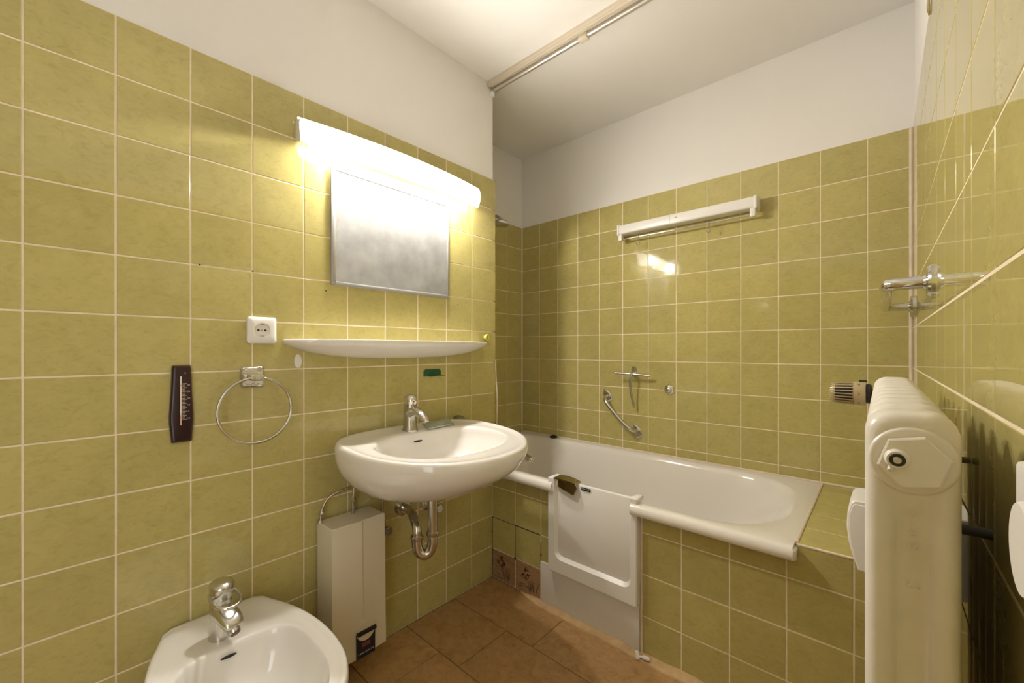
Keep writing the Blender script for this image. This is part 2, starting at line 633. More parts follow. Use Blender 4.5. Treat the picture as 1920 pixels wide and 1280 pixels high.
# black crumbled joints at the tap end
for (x, z, w, h) in ((0.1507, 0.2165, 0.003, 0.153), (0.226, 0.293, 0.155, 0.0035), (0.3035, 0.20, 0.0028, 0.12), (0.076, 0.293, 0.145, 0.0025), (0.002, 0.15, 0.003, 0.29)):
    mk('open_joint', box(x - w / 2, x + w / 2, YF - 0.0004, YF + 0.004, z - h / 2, z + h / 2), 'grout_dark', apron, smooth=False)
for (x, z, s) in ((0.1507, 0.139, 0.012), (0.3035, 0.205, 0.008), (0.003, 0.222, 0.007), (0.003, 0.075, 0.007), (0.302, 0.055, 0.006)):
    mk('open_joint', lathe((x, YF - 0.0006, z), (0, 1, 0), [(s * 0.62, 0), (s * 0.6, 0.004)], 9, 0.75, 1.1), 'grout_dark', apron, smooth=False)


# flower print on the two brown tiles
def flower(cx, s):
    g = Geo()
    y = YF - 0.0009
    rnd = random.Random(int(cx * 1000))

    def leaf(px, pz, ln, wd, ang):
        pts = []
        for i in range(8):
            t = i / 7
            pts.append((t * ln, math.sin(t * PI) * wd))
        for i in range(6, 0, -1):
            t = i / 7
            pts.append((t * ln, -math.sin(t * PI) * wd * 0.7))
        ca, sa = math.cos(ang), math.sin(ang)
        vs_ = [(px + a * ca - b2 * sa, y, pz + a * sa + b2 * ca) for a, b2 in pts]
        g.add(vs_, [tuple(range(len(vs_)))])
    for (dx, dz, k) in ((0.0, 0.105, 1.0), (-0.022, 0.083, 0.8), (0.014, 0.082, 0.9), (-0.004, 0.066, 0.7)):
        for q in range(6):
            if rnd.random() < 0.15:
                continue
            leaf(cx + dx * s, dz * s + 0.004, 0.017 * k * s, 0.0042 * k * s, q * PI / 3 + rnd.uniform(-0.3, 0.3))
    for q in range(11):
        x0 = cx + rnd.uniform(0.008, 0.055) * s
        leaf(x0, rnd.uniform(0.004, 0.018), rnd.uniform(0.03, 0.085) * s, 0.0013, PI / 2 + rnd.uniform(-0.35, 0.25))
    for q in range(5):
        leaf(cx + rnd.uniform(-0.05, 0.02) * s, rnd.uniform(0.012, 0.04), 0.03 * s, 0.0014, rnd.uniform(-0.3, 0.5))
    return g


for cx in (0.066, 0.219):
    mk('flower_print', flower(cx, 1.0), 'flower_brown', apron, smooth=False)

# sealant strip along the foot of the bath wall, upright sealant in the corners
strip = []
for k in range(25):
    x = 0.19 + (XR - 0.192) * k / 24
    t = min(1, (x - 0.19) / 0.12)
    yy = 1.4463 + random.uniform(-0.0015, 0.0015) + 0.030 * (1 - t)
    h = (0.011 + random.uniform(-0.003, 0.003)) * t + 0.001
    strip.append([V(x, yy, -0.003), V(x, yy + 0.003, h * 0.35), V(x, 1.476, h), V(x, YF + 0.001, h), V(x, YF + 0.001, -0.003)])
struct('trim_1', loft(strip, True, True), 'cement', 'beige cement strip along the foot of the bath wall')
struct('trim_2', tube([(XR - 0.004, YB - 0.004, 0.56), (XR - 0.004, YB - 0.004, 1.2), (XR - 0.004, YB - 0.004, 1.945)], 0.0068, 8), 'caulk', 'beige sealant joint in the corner by the radiator')
struct('trim_3', tube([(XA + 0.002, YB - 0.002, 0.556), (XA + 0.002, YB - 0.002, 1.2), (XA + 0.002, YB - 0.002, 1.948)], 0.0052, 8), 'caulk', 'beige sealant joint in the corner of the alcove')
struct('trim_4', tube([(XA + 0.004, YB - 0.003, 0.556), (0.5, YB - 0.003, 0.555), (1.24, YB - 0.003, 0.555), (XR - 0.004, YB - 0.003, 0.556)], 0.0055, 8), 'caulk', 'beige sealant joint along the back rim of the bathtub')
struct('trim_5', tube(smooth_path([(0.772, YF - 0.002, 0.004), (0.771, YF - 0.003, 0.2), (0.770, YF - 0.002, 0.35), (0.771, YF - 0.003, 0.512)], 4), 0.0042, 8), 'caulk', 'beige sealant joint beside the bathtub door')
struct('trim_6', tube(smooth_path([(-0.003, 1.511, 1.06), (0.000, 1.512, 0.98), (0.006, 1.513, 0.90), (0.0065, 1.513, 0.80), (0.002, 1.513, 0.70), (0.0, 1.512, 0.56)], 5), 0.0034, 8), 'caulk', 'pale sealant bead bulging at the wall edge above the bathtub')
struct('trim_7', tube([(1.2395, 1.492, 0.5520), (1.2395, 1.85, 0.5520), (1.2395, YB - 0.004, 0.5520)], 0.0050, 8), 'caulk', 'pale joint between the bathtub and the tiled ledge')
struct('trim_8', box(1.24, 1.40, YF - 0.0012, YF + 0.006, 0.5465, 0.5515, 0.001), 'caulk', 'pale front edge of the tiled ledge')
# drill holes left in the tiles; black discs paint the shade inside
for (y, z) in ((0.3201, 1.3514), (0.4511, 1.352), (0.6723, 1.3155), (1.2669, 1.3161), (0.598, 1.755), (0.612, 1.745)):
    s = 0.0026 if z < 1.5 else 0.0016
    mk('drill_hole', lathe((-0.002, y, z), (1, 0, 0), [(s, 0), (s * 0.9, 0.0027)], 8), 'black', wl)
mk('broken_edge', prism([(-0.03, -0.004), (-0.012, -0.02), (0.0, -0.012), (0.008, -0.038), (0.02, -0.034), (0.022, -0.006), (0.04, 0.012), (-0.035, 0.012)], (XR, 1.475, 1.962), (0, -1, 0), (0, 0, 1), 0.003), 'chip', wr, smooth=False)


# ---------------------------------------------------------------- bathtub
def superpt(th, cx, cy, a_pos, a_neg, b_, n_pos, n_neg):
    c, s = math.cos(th), math.sin(th)
    n_ = n_pos if c >= 0 else n_neg
    a_ = a_pos if c >= 0 else a_neg
    return (cx + math.copysign(abs(c) ** (2 / n_), c) * a_, cy + math.copysign(abs(s) ** (2 / n_), s) * b_)


def bathtub():
    X0, X1, Y0, Y1 = XA + 0.001, 1.237, 1.440, YB - 0.001
    zt = 0.553
    D0, D1 = 0.390, 0.742
    # outer rectangle walked counter-clockwise from front-left
    per = []
    nx, ny = 60, 18
    xs = sorted(set([X0 + (X1 - X0) * i / nx for i in range(nx + 1)] + [D0 - 0.001, D0 + 0.001, D1 - 0.001, D1 + 0.001, 0.0005, 0.0025]))
    per += [(x, Y0) for x in xs]
    per += [(X1, Y0 + (Y1 - Y0) * i / ny) for i in range(1, ny + 1)]
    per += [(X1 - (X1 - X0) * i / nx, Y1) for i in range(1, nx + 1)]
    per += [(X0, Y1 - (Y1 - Y0) * i / ny) for i in range(1, ny)]

    def inner(p, x0, x1, y0, y1, n):
        cx, cy = (x0 + x1) / 2, (y0 + y1) / 2
        hx, hy = (x1 - x0) / 2, (y1 - y0) / 2
        # same fraction of the sides on the target, then pulled in to a superellipse
        ux_ = (p[0] - (X0 + X1) / 2) / ((X1 - X0) / 2)
        uy_ = (p[1] - (Y0 + Y1) / 2) / ((Y1 - Y0) / 2)
        nn = n if ux_ > 0 else n + 3
        # work in a stretched space so that the straight sides stay straight
        ex = max(0.0, abs(ux_) - 0.62) / 0.38
        k = (abs(ex) ** nn + abs(uy_) ** nn) ** (1 / nn)
        k = max(k, 1e-6)
        if k > 1:
            ex2, uy2 = ex / k, uy_ / k
        else:
            ex2, uy2 = ex, uy_
        return (cx + math.copysign((0.62 * min(abs(ux_) / 0.62, 1)) + ex2 * 0.38, ux_) * hx, cy + uy2 * hy)
    A = (X0 + 0.06, X1 - 0.046, 1.494, 2.152)

    def ring(z, kind, dx0=0, dx1=0, dy=0, n=2.6):
        out = []
        for p in per:
            if kind == 'o':
                x, y = p
                x = min(max(x, X0 + dx0), X1 - dx1)
                y = min(max(y, Y0 + dy), Y1)
                if x < 0.001:
                    y = max(y, 1.5115)
                if D0 < p[0] < D1 and p[1] < Y0 + 0.001:
                    out.append(V(x, 1.4895, min(z, zt - 0.02)))
                    continue
            else:
                x, y = inner(p, A[0] + dx0, A[1] - dx1, A[2] + dy, A[3] - dy, n)
                if D0 < p[0] < D1 and p[1] < Y0 + 0.001:
                    out.append(V(x, y, min(z, zt - 0.02)))
                    continue
            out.append(V(x, y, z))
        return out
    rings = [ring(0.515, 'o', 0, 0, 0.016), ring(0.514, 'o', 0, 0, 0.006), ring(0.520, 'o', 0, 0, 0.001), ring(0.532, 'o', 0, 0, 0), ring(0.544, 'o', 0, 0, 0.003), ring(0.551, 'o', 0, 0.002, 0.010), ring(zt, 'o', 0.01, 0.01, 0.022),
             ring(zt - 0.001, 'i', -0.008, -0.008, -0.008), ring(zt - 0.006, 'i', 0.002, 0.004, 0.002), ring(zt - 0.022, 'i', 0.012, 0.02, 0.010),
             ring(0.46, 'i', 0.03, 0.09, 0.024), ring(0.35, 'i', 0.05, 0.20, 0.040), ring(0.24, 'i', 0.08, 0.33, 0.060), ring(0.185, 'i', 0.11, 0.41, 0.085), ring(0.160, 'i', 0.16, 0.50, 0.13), ring(0.155, 'i', 0.30, 0.70, 0.24)]
    return loft(rings, False, True)


tub = thing('bathtub', (0.4, 1.85, 0.0), 'long white enamel bathtub with rolled rim set into the tiled alcove', 'bathtub')
mk('shell', bathtub(), 'enamel', tub, 45)
mk('rim_end_block', box(1.225, 1.2445, 1.444, 1.4870, 0.514, 0.545, 0.006), 'enamel', tub)

# door let into the bath wall
td = thing('bathtub_door', (0.565, 1.455, 0.178), 'white moulded walk-in door with U-shaped frame in the bathtub wall', 'bathtub door')


def door_frame():
    # U outline: outer and inner loops swept as rounded profile
    x0, x1, z0, z1 = 0.3640, 0.7660, 0.1780, 0.5690
    ix0, ix1, iz0 = 0.4080, 0.7330, 0.2480
    r = 0.035

    def upath(a0, a1, b0, rr, z_top):
        pts = [(a0, z_top)]
        pts.append((a0, b0 + rr))
        for i in range(1, 7):
            a = PI + (PI / 2) * i / 6
            pts.append((a0 + rr + rr * math.cos(a), b0 + rr + rr * math.sin(a)))
        pts.append((a1 - rr, b0))
        for i in range(1, 7):
            a = 1.5 * PI + (PI / 2) * i / 6
            pts.append((a1 - rr + rr * math.cos(a), b0 + rr + rr * math.sin(a)))
        pts.append((a1, z_top))
        return pts
    o = upath(x0, x1, z0, 0.004, z1)
    o2 = upath(x0 + 0.004, x1 - 0.004, z0 + 0.004, 0.004, z1)
    i2 = upath(ix0 - 0.010, ix1 + 0.010, iz0 - 0.012, r, z1)
    i1 = upath(ix0, ix1, iz0, r * 0.75, z1)
    rings = []
    yf, yb = 1.453, 1.4845
    for q in range(len(o)):
        rings.append([V(o[q][0], yb, o[q][1]), V(o[q][0], yf + 0.004, o[q][1]), V(o2[q][0], yf, o2[q][1]), V(i2[q][0], yf, i2[q][1]), V(i1[q][0], yf + 0.016, i1[q][1]), V(i1[q][0], yb, i1[q][1])])
    return loft(rings, True, True)


mk('frame', door_frame(), 'white_plastic', td, 30)
mk('frame_clamp', box(0.366, 0.400, 1.456, 1.518, 0.5525, 0.5725, 0.005), 'white_plastic', td)
mk('frame_clamp', box(0.737, 0.764, 1.456, 1.518, 0.5525, 0.5715, 0.005), 'white_plastic', td)
pn = mk('door_panel', box(0.400, 0.740, 1.4685, 1.4885, 0.235, 0.5655, 0.004), 'white_plastic', td)
bd = mk('badge', box(0.5235, 0.5655, 1.4655, 1.4685, 0.5475, 0.5595, 0.0008), 'navy', td)
for k in range(6):
    mk('printed_lettering', box(0.5270 + k * 0.0058, 0.5305 + k * 0.0058 + 0.001 * (k % 2), 1.4652, 1.4657, 0.5530, 0.5562), 'print_grey', bd, smooth=False)
cl = [(0.4040, 0.575), (0.4400, 0.578), (0.4800, 0.5755), (0.5040, 0.569)]
g = Geo()
top = [V(0.398, 1.4480, 0.576), V(0.43, 1.4470, 0.5785), V(0.47, 1.4460, 0.577), V(0.5060, 1.4470, 0.5715), V(0.5080, 1.4900, 0.5725), V(0.47, 1.4980, 0.5780), V(0.43, 1.4990, 0.5795), V(0.398, 1.4960, 0.5775)]
g = loft([[p - V(0, 0, 0.004) for p in top], top], True, True)
hd = mk('handle', g, 'bronze_mirror', td, 30)
poly = [(0.418, 0.573), (0.5055, 0.568), (0.5110, 0.555), (0.4960, 0.5235), (0.4880, 0.5220), (0.4180, 0.5420)]
mk('handle_plate', prism([(p[0], p[1]) for p in poly], (0, 1.4550, 0), (1, 0, 0), (0, 0, 1), 0.0035, 0.0015, 0.001), 'bronze_mirror', hd, 30)
mk('handle_arm', box(0.4060, 0.4180, 1.4515, 1.4700, 0.5420, 0.5740, 0.002), 'cream_plastic', hd)

single('bath_wall_panel', box(0.3050, 0.7640, YF - 0.0075, YF + 0.0015, 0.004, 0.182, 0.002), 'white_board', (0.53, YF, 0.004), 'plain white board on the bath wall below the bathtub door', 'panel')

# ---------------------------------------------------------------- lamp over the metal panel
lamp = thing('wall_lamp', (0.0, 0.975, 1.80), 'long bowed opal glass wall lamp, switched on', 'wall lamp')
mk('back_plate', box(-0.001, 0.030, 0.580, 1.370, 1.795, 1.853, 0.003), 'white_plastic', lamp)
for (ya, yb, kx) in ((0.574, 0.582, 1.0), (1.368, 1.376, 0.6)):
    mk('end_cap', prism([(0, 1.792), (0.042 * kx, 1.780), (0.028 * kx, 1.858), (0, 1.858)], (-0.001, yb, 0), (1, 0, 0), (0, 0, 1), yb - ya), 'white_plastic', lamp)
rings = []
NS, NV = 40, 8
for side in (0,):
    pass


def shade_pt(s, v, off):
    # s in -1..1 along the lamp, v in 0 (bottom) .. 1 (top)
    ya = 0.600 + (1.352 - 0.600) * (s + 1) / 2
    yt = 0.574 + (1.378 - 0.574) * (s + 1) / 2
    bow = (1 - s * s)
    xb, xt = 0.040 + 0.070 * bow, 0.019 + 0.048 * bow
    zb, zt = 1.766 - 0.010 * bow, 1.866 - 0.006 * bow
    x = xb + (xt - xb) * v + 0.014 * math.sin(v * PI) + off
    return V(x, ya + (yt - ya) * v, zb + (zt - zb) * v)


for i in range(NS + 1):
    s = -1 + 2 * i / NS
    rings.append([shade_pt(s, j / NV, 0) for j in range(NV + 1)] + [shade_pt(s, j / NV, -0.005) for j in range(NV, -1, -1)])
mk('shade', loft(rings, True, True), 'lamp_milky', lamp, 50)
tc_ = []
for i in range(NS + 1):
    p = shade_pt(-1 + 2 * i / NS, 1.0, -0.002)
    q = shade_pt(-1 + 2 * i / NS, 0.80, -0.0065)
    tc_.append([V(0.010, p.y, 1.8525), V(p.x - 0.006, p.y, p.z - 0.003), V(q.x - 0.0015, q.y, q.z), V(q.x, q.y, q.z), V(p.x - 0.0035, p.y, p.z), V(p.x, p.y, p.z + 0.0015), V(0.010, p.y, 1.8680)])
mk('added_light_baffle', loft(tc_, True, True), 'white_plastic', lamp, 50)  # opaque lip added inside the shade to hold bulb light off the ceiling
bc_ = []
for i in range(NS + 1):
    p = shade_pt(-1 + 2 * i / NS, 0.0, -0.002)
    bc_.append([V(0.026, p.y, 1.7935), V(p.x * 0.55 + 0.012, p.y, 1.770 - (p.x - 0.04) * 0.12), V(p.x, p.y, p.z), V(p.x, p.y, p.z + 0.004), V(p.x * 0.55 + 0.012, p.y, 1.774 - (p.x - 0.04) * 0.12), V(0.026, p.y, 1.7975)])
mk('added_diffuser', loft(bc_, True, True), 'lamp_opal', lamp, 50)  # added under the bulbs to weaken their light on the wall below
for y in (0.79, 1.16):
    bl = mk('bulb', lathe((0.0495, y - 0.030, 1.826), (0, 1, 0), [(0.004, 0), (0.012, 0.004), (0.017, 0.014), (0.018, 0.024), (0.015, 0.036), (0.011, 0.044)], 20), 'bulb_glow', lamp)
    mk('bulb_socket', lathe((0.0495, y + 0.012, 1.826), (0, 1, 0), [(0.012, 0), (0.012, 0.03)], 16).join(box(0.028, 0.0495, y + 0.030, y + 0.042, 1.818, 1.834)), 'white_plastic', bl)

# ---------------------------------------------------------------- bare metal panel below the lamp
mp_ = thing('metal_panel', (0.0, 0.948, 1.338), 'square grey galvanized metal panel on the wall below the lamp', 'metal panel')
py0, py1, pz0, pz1 = 0.687, 1.2085, 1.338, 1.7515
mk('sheet', box(-0.002, 0.0060, py0 + 0.018, py1 - 0.012, pz0 + 0.013, pz1 - 0.012), 'galvanized', mp_)
for nm, bb in (('frame_strip', (py0, py0 + 0.0150, pz0, pz1)), ('frame_strip', (py1 - 0.0110, py1, pz0, pz1)), ('frame_strip', (py0 + 0.0150, py1 - 0.0110, pz0, pz0 + 0.0130)), ('frame_strip', (py0 + 0.0150, py1 - 0.0110, pz1 - 0.0120, pz1))):
    mk(nm, box(-0.002, 0.0095, *bb, 0.0012), 'galvanized_frame', mp_)
mk('rust_gap', box(-0.001, 0.0070, py0 + 0.0150, py0 + 0.0185, pz0 + 0.018, pz1 - 0.014), 'chip', mp_, smooth=False)
for k in range(9):
    z = pz0 + 0.03 + k * 0.04
    mk('rivet', lathe((0.0055, py0 + 0.026, z), (1, 0, 0), [(0.0016, 0), (0.0012, 0.0012)], 8), 'chrome_dark', mp_)
for (y, z) in ((py0 + 0.007, pz0 + 0.007), (py1 - 0.006, pz0 + 0.007), (py0 + 0.007, pz1 - 0.007), (py1 - 0.006, pz1 - 0.007)):
    mk('screw', lathe((0.009, y, z), (1, 0, 0), [(0.0032, 0), (0.0026, 0.0014)], 10), 'steel', mp_)

# ---------------------------------------------------------------- socket
so = thing('power_socket', (0.0, 0.4745, 1.1725), 'square white power socket on the tiles', 'power socket')


def sq_ring(x, w, n_pow, n=48):
    out = []
    for i in range(n):
        a = 2 * PI * (i + 0.5) / n
        c, s_ = math.cos(a), math.sin(a)
        k = (abs(c) ** n_pow + abs(s_) ** n_pow) ** (-1 / n_pow)
        out.append(V(x, 0.4745 + c * k * w / 2, 1.1725 + s_ * k * w / 2))
    return out


g = loft([sq_ring(0.0, 0.0805, 24), sq_ring(0.006, 0.0805, 24), sq_ring(0.0105, 0.070, 22), sq_ring(0.0118, 0.062, 18), sq_ring(0.0118, 0.0435, 2), sq_ring(0.0100, 0.0425, 2), sq_ring(0.0035, 0.0415, 2), sq_ring(0.0030, 0.002, 2)], True, True)
mk('face_plate', g, 'white_plastic', so, 25)
for dy in (-0.0095, 0.0095):
    mk('pin_hole', lathe((0.0035, 0.4745 + dy, 1.1725), (1, 0, 0), [(0.0034, 0), (0.0034, 0.0008)], 12), 'black', so)  # black disc paints the shade inside the hole
for dz in (-0.0185, 0.0185):
    mk('earth_clip', box(0.0036, 0.0105, 0.4710, 0.4780, 1.1725 + dz - 0.0022, 1.1725 + dz + 0.0022), 'chrome_dark', so)
mk('screw', lathe((0.0036, 0.4745, 1.1725), (1, 0, 0), [(0.0026, 0), (0.0022, 0.001)], 12), 'chrome_worn', so)


# ---------------------------------------------------------------- ceramic shelf
def shelf():
    yc, hy, dep = 0.972, 0.437, 0.128
    N_ = 48

    def outline(k, kd, z):
        pts = []
        for i in range(N_ + 1):
            a = -PI / 2 + PI * i / N_
            s = math.sin(a)
            c = math.cos(a)
            pts.append(V(max(0, abs(c) ** 0.72) * dep * kd, yc + math.copysign(abs(s) ** 0.62, s) * hy * k, z))
        return pts
    zt = 1.1475
    return loft([outline(0.90, 0.86, zt - 0.012), outline(0.955, 0.93, zt - 0.010), outline(0.975, 0.965, zt), outline(0.992, 0.99, zt - 0.001), outline(1.0, 1.0, zt - 0.006), outline(0.995, 0.995, zt - 0.0135), outline(0.965, 0.94, zt - 0.0225), outline(0.90, 0.84, zt - 0.034), outline(0.81, 0.70, zt - 0.0455), outline(0.69, 0.54, zt - 0.0550), outline(0.54, 0.38, zt - 0.0620), outline(0.34, 0.24, zt - 0.0665), outline(0.14, 0.16, zt - 0.0680)], True, True)


single('wall_shelf', shelf(), 'ceramic', (0, 0.972, 1.09), 'long white ceramic shelf with rounded underside above the washbasin', 'shelf', angle=55)

st = single('adhesive_hook', lathe((0, 0.5815, 1.0755), (1, 0, 0), [(0.0115, -0.001), (0.0115, 0.0015), (0.0095, 0.0035)], 24, 1.0, 1.0), 'white_plastic', (0, 0.5815, 1.0755), 'white oval stick-on hook below the end of the ceramic shelf', 'hook')
for v in st.data.vertices:
    v.co.z *= 1.95
mk('peg', box(0.003, 0.008, 0.5800, 0.5830, 1.062, 1.068, 0.001), 'white_plastic', st)

yh = thing('yellow_hook', (0, 1.4385, 1.160), 'small yellow plastic ring hook at the end of the ceramic shelf', 'hook')
ringp = [(0.012, 1.4385 + 0.0095 * math.cos(a), 1.1715 + 0.0125 * math.sin(a)) for a in [2 * PI * i / 24 for i in range(24)]]
mk('ring', tube(ringp, 0.0042, 8, closed=True), 'yellow_plastic', yh)
mk('base', lathe((-0.001, 1.4385, 1.1715), (1, 0, 0), [(0.0120, 0), (0.0105, 0.006), (0.006, 0.012)], 16), 'yellow_plastic', yh)

gh = thing('green_holder', (0, 1.122, 1.003), 'dark green plastic holder stuck to the tiles above the washbasin', 'holder')
mk('plate', prism([(1.078, 1.001), (1.166, 1.001), (1.166, 1.022), (1.158, 1.030), (1.088, 1.030), (1.078, 1.022)], (-0.0005, 0, 0), (0, 1, 0), (0, 0, 1), 0.005, 0.002, 0.001), 'green_plastic', gh)
mk('tray', box(0.003, 0.022, 1.104, 1.130, 1.0005, 1.0030, 0.0008), 'green_plastic', gh)
mk('tray', box(0.003, 0.030, 1.150, 1.170, 1.0020, 1.0045, 0.0008), 'green_plastic', gh)

# ---------------------------------------------------------------- thermometer
th = thing('thermometer', (0, 0.277, 0.86), 'dark brown bakelite wall thermometer with white tube and scale', 'thermometer')


def thermo_ring(x, k):
    half = [(0.0190, 0.1045), (0.0205, 0.098), (0.0225, 0.04), (0.0262, -0.030), (0.0262, -0.052), (0.0215, -0.1045)]
    pts = [(a - k, b2 - math.copysign(k, b2)) for a, b2 in half] + [(-a + k, b2 - math.copysign(k, b2)) for a, b2 in reversed(half)]
    return [V(x, 0.2785 + p[0], 0.9660 + p[1]) for p in pts]


bdy = mk('body', loft([thermo_ring(-0.001, 0), thermo_ring(0.010, 0.0005), thermo_ring(0.0145, 0.0035), thermo_ring(0.0160, 0.0075)], True, True), 'bakelite', th, 25)
xb_ = 0.0160
mk('glass_tube', tube([(xb_ + 0.0012, 0.2755, 0.912), (xb_ + 0.0012, 0.2755, 0.97), (xb_ + 0.0012, 0.2755, 1.041)], 0.0017, 8), 'thermo_glass', th)
mk('mercury', tube([(xb_ + 0.0016, 0.2755, 0.909), (xb_ + 0.0016, 0.2755, 0.936)], 0.0019, 8), 'thermo_red', th)
for z in (0.940, 1.017):
    mk('tube_clip', box(xb_, xb_ + 0.0034, 0.2732, 0.2778, z - 0.0006, z + 0.0006), 'black', th)
for k in range(28):
    z = 0.9235 + k * 0.0036
    mk('scale_mark', box(xb_ - 0.0003, xb_ + 0.0003, 0.2785, 0.2850 if k % 3 else 0.2885, z - 0.0005, z + 0.0005), 'thermo_print', th, smooth=False)


def text_geo(s, size, o, u, v, depth=0.0003):
    cu = bpy.data.curves.new('txt', 'FONT')
    cu.body = s
    cu.size = size
    cu.extrude = depth
    cu.align_x = 'CENTER'
    cu.align_y = 'CENTER'
    cu.resolution_u = 3
    ob = bpy.data.objects.new('txt', cu)
    col.objects.link(ob)
    dg = bpy.context.evaluated_depsgraph_get()
    me = bpy.data.meshes.new_from_object(ob.evaluated_get(dg))
    o, u, v = Vector(o), Vector(u), Vector(v)
    n_ = u.cross(v)
    g_ = Geo().add([o + u * p.co.x + v * p.co.y + n_ * p.co.z for p in me.vertices], [tuple(p.vertices) for p in me.polygons])
    bpy.data.objects.remove(ob, do_unlink=True)
    bpy.data.meshes.remove(me)
    return g_


for k, s in enumerate(('10', '0', '10', '20', '30', '40')):
    mk('numeral', text_geo(s, 0.0062, (xb_, 0.2925, 0.9260 + k * 0.0181), (0, 1, 0), (0, 0, 1)), 'thermo_print', th, smooth=False)
mk('numeral', text_geo('°C', 0.0055, (xb_, 0.2840, 1.0490), (0, 1, 0), (0, 0, 1)), 'thermo_print', th, smooth=False)

# ---------------------------------------------------------------- towel ring
tr_ = thing('towel_ring', (0, 0.4490, 1.03), 'round chrome towel ring on a square ornate wall plate', 'towel ring')
pl = loft([[V(x, 0.4490 + p[0], 1.0300 + p[1]) for p in rrect(w, w, r_)] for (x, w, r_) in ((-0.001, 0.064, 0.010), (0.005, 0.064, 0.010), (0.0085, 0.058, 0.008), (0.0065, 0.053, 0.007))], True, True)
plo = mk('wall_plate', pl, 'chrome_worn', tr_, 25)
for (dy, dz, a) in ((-0.018, 0.021, -0.5), (0.0, 0.021, 0.4), (0.017, 0.022, 0.2), (0.0, -0.022, 0.6), (-0.010, -0.024, -0.4), (0.011, -0.024, 0.5), (-0.021, -0.014, 1.2)):
    pp = [(0.0075 * math.cos(t) * math.cos(a) - 0.0028 * math.sin(t) * math.sin(a), 0.0075 * math.cos(t) * math.sin(a) + 0.0028 * math.sin(t) * math.cos(a)) for t in [2 * PI * i / 12 for i in range(12)]]
    mk('ornament', prism([(0.4490 + dy + p[0], 1.030 + dz + p[1]) for p in pp], (0.006, 0, 0), (0, 1, 0), (0, 0, 1), 0.0022, 0.0015, 0.001), 'chrome_dark', plo, 25)
blk = mk('ring_holder', box(0.004, 0.056, 0.4330, 0.4670, 1.0210, 1.0385, 0.002), 'chrome_worn', tr_, 25)
for k in range(6):
    y = 0.4375 + k * 0.005
    mk('ornament', box(0.0555, 0.0570, y - 0.0011, y + 0.0011, 1.0240 + (k % 2) * 0.003, 1.0350 - ((k + 1) % 2) * 0.003, 0.0004), 'chrome_dark', blk)
rp = [(0.045, 0.4475 + 0.0965 * math.sin(a), 0.9335 + 0.0965 * math.cos(a)) for a in [2 * PI * i / 64 for i in range(64)]]
mk('ring', tube(rp, 0.0042, 10, closed=True), 'chrome_worn', tr_)


# ---------------------------------------------------------------- washbasin
def superring(cx, cy, af, ab, b_, nf, nb, N_=96):
    return [superpt(2 * PI * i / N_, cx, cy, af, ab, b_, nf, nb) for i in range(N_)]


BC = 0.963


def washbasin():
    O = superring(0.22, BC, 0.345, 0.2215, 0.319, 2.15, 3.4)
    I = superring(0.285, BC, 0.174, 0.165, 0.236, 2.2, 2.6)

    def zr(x):
        return 0.8145 - 0.050 * x

    def rin(k, z, cx=0.27):
        return [V(cx + (p[0] - cx) * k, BC + (p[1] - BC) * k, z) for p in I]

    def rmix(t, dz):
        out = []
        for p, q in zip(I, O):
            x, y = p[0] + (q[0] - p[0]) * t, p[1] + (q[1] - p[1]) * t
            out.append(V(x, y, zr(x) + dz))
        return out

    def rout(kx, ky, dz, flat=0.0):
        out = []
        for p in O:
            x = 0.03 + (p[0] - 0.03) * kx if p[0] > 0.03 else p[0]
            z = zr(p[0]) + dz
            z += (0.612 - z) * flat
            out.append(V(max(x, -0.001), BC + (p[1] - BC) * ky, z))
        return out
    rings = [rin(0.08, 0.668), rin(0.30, 0.671), rin(0.55, 0.682), rin(0.76, 0.704), rin(0.90, 0.742), rin(0.965, 0.764), rmix(0.0, -0.0140), rmix(0.05, -0.0075), rmix(0.13, -0.0045), rmix(0.32, -0.004), rmix(0.62, -0.003), rmix(0.84, 0.001), rmix(0.95, -0.003), rout(0.998, 0.998, -0.018), rout(0.99, 0.995, -0.036), rout(0.965, 0.985, -0.058), rout(0.915, 0.955, -0.085), rout(0.83, 0.895, -0.115), rout(0.71, 0.79, -0.145, 0.1), rout(0.56, 0.63, -0.172, 0.35), rout(0.40, 0.42, -0.190, 0.7), rout(0.22, 0.18, -0.2, 1.0)]
    return loft(rings, True, True, 2)


ba = thing('washbasin', (0.0, BC, 0.61), 'white oval ceramic washbasin mounted on the tiled wall', 'washbasin')
mk('bowl', washbasin(), 'ceramic', ba, 60)
mk('drain', lathe((0.262, BC, 0.669), (0, 0, 1), [(0.030, 0), (0.030, 0.003), (0.024, 0.005), (0.012, 0.002)], 20), 'chrome', ba)
sl = [(0.018 * math.cos(a), 0.0035 * math.sin(a)) for a in [2 * PI * i / 16 for i in range(16)]]
mk('overflow_slot', prism(sl, (0.1500, 0.944, 0.7745), (0.10, 0.99, 0.0), (-0.42, 0.05, 0.9), 0.0050), 'black', ba)  # solid black sliver, the shade inside the slot put into its colour

# ---------------------------------------------------------------- washbasin tap
fx, fy, fz = 0.088, 0.953, 0.8050
fa = thing('basin_tap', (fx, fy, fz), 'chrome single-lever tap standing on the washbasin', 'tap')


def ell(cx, cz, rx, ry, tilt=0.0, n=24):
    return [V(cx + rx * math.cos(2 * PI * i / n), fy + ry * math.sin(2 * PI * i / n), cz + tilt * rx * math.cos(2 * PI * i / n)) for i in range(n)]


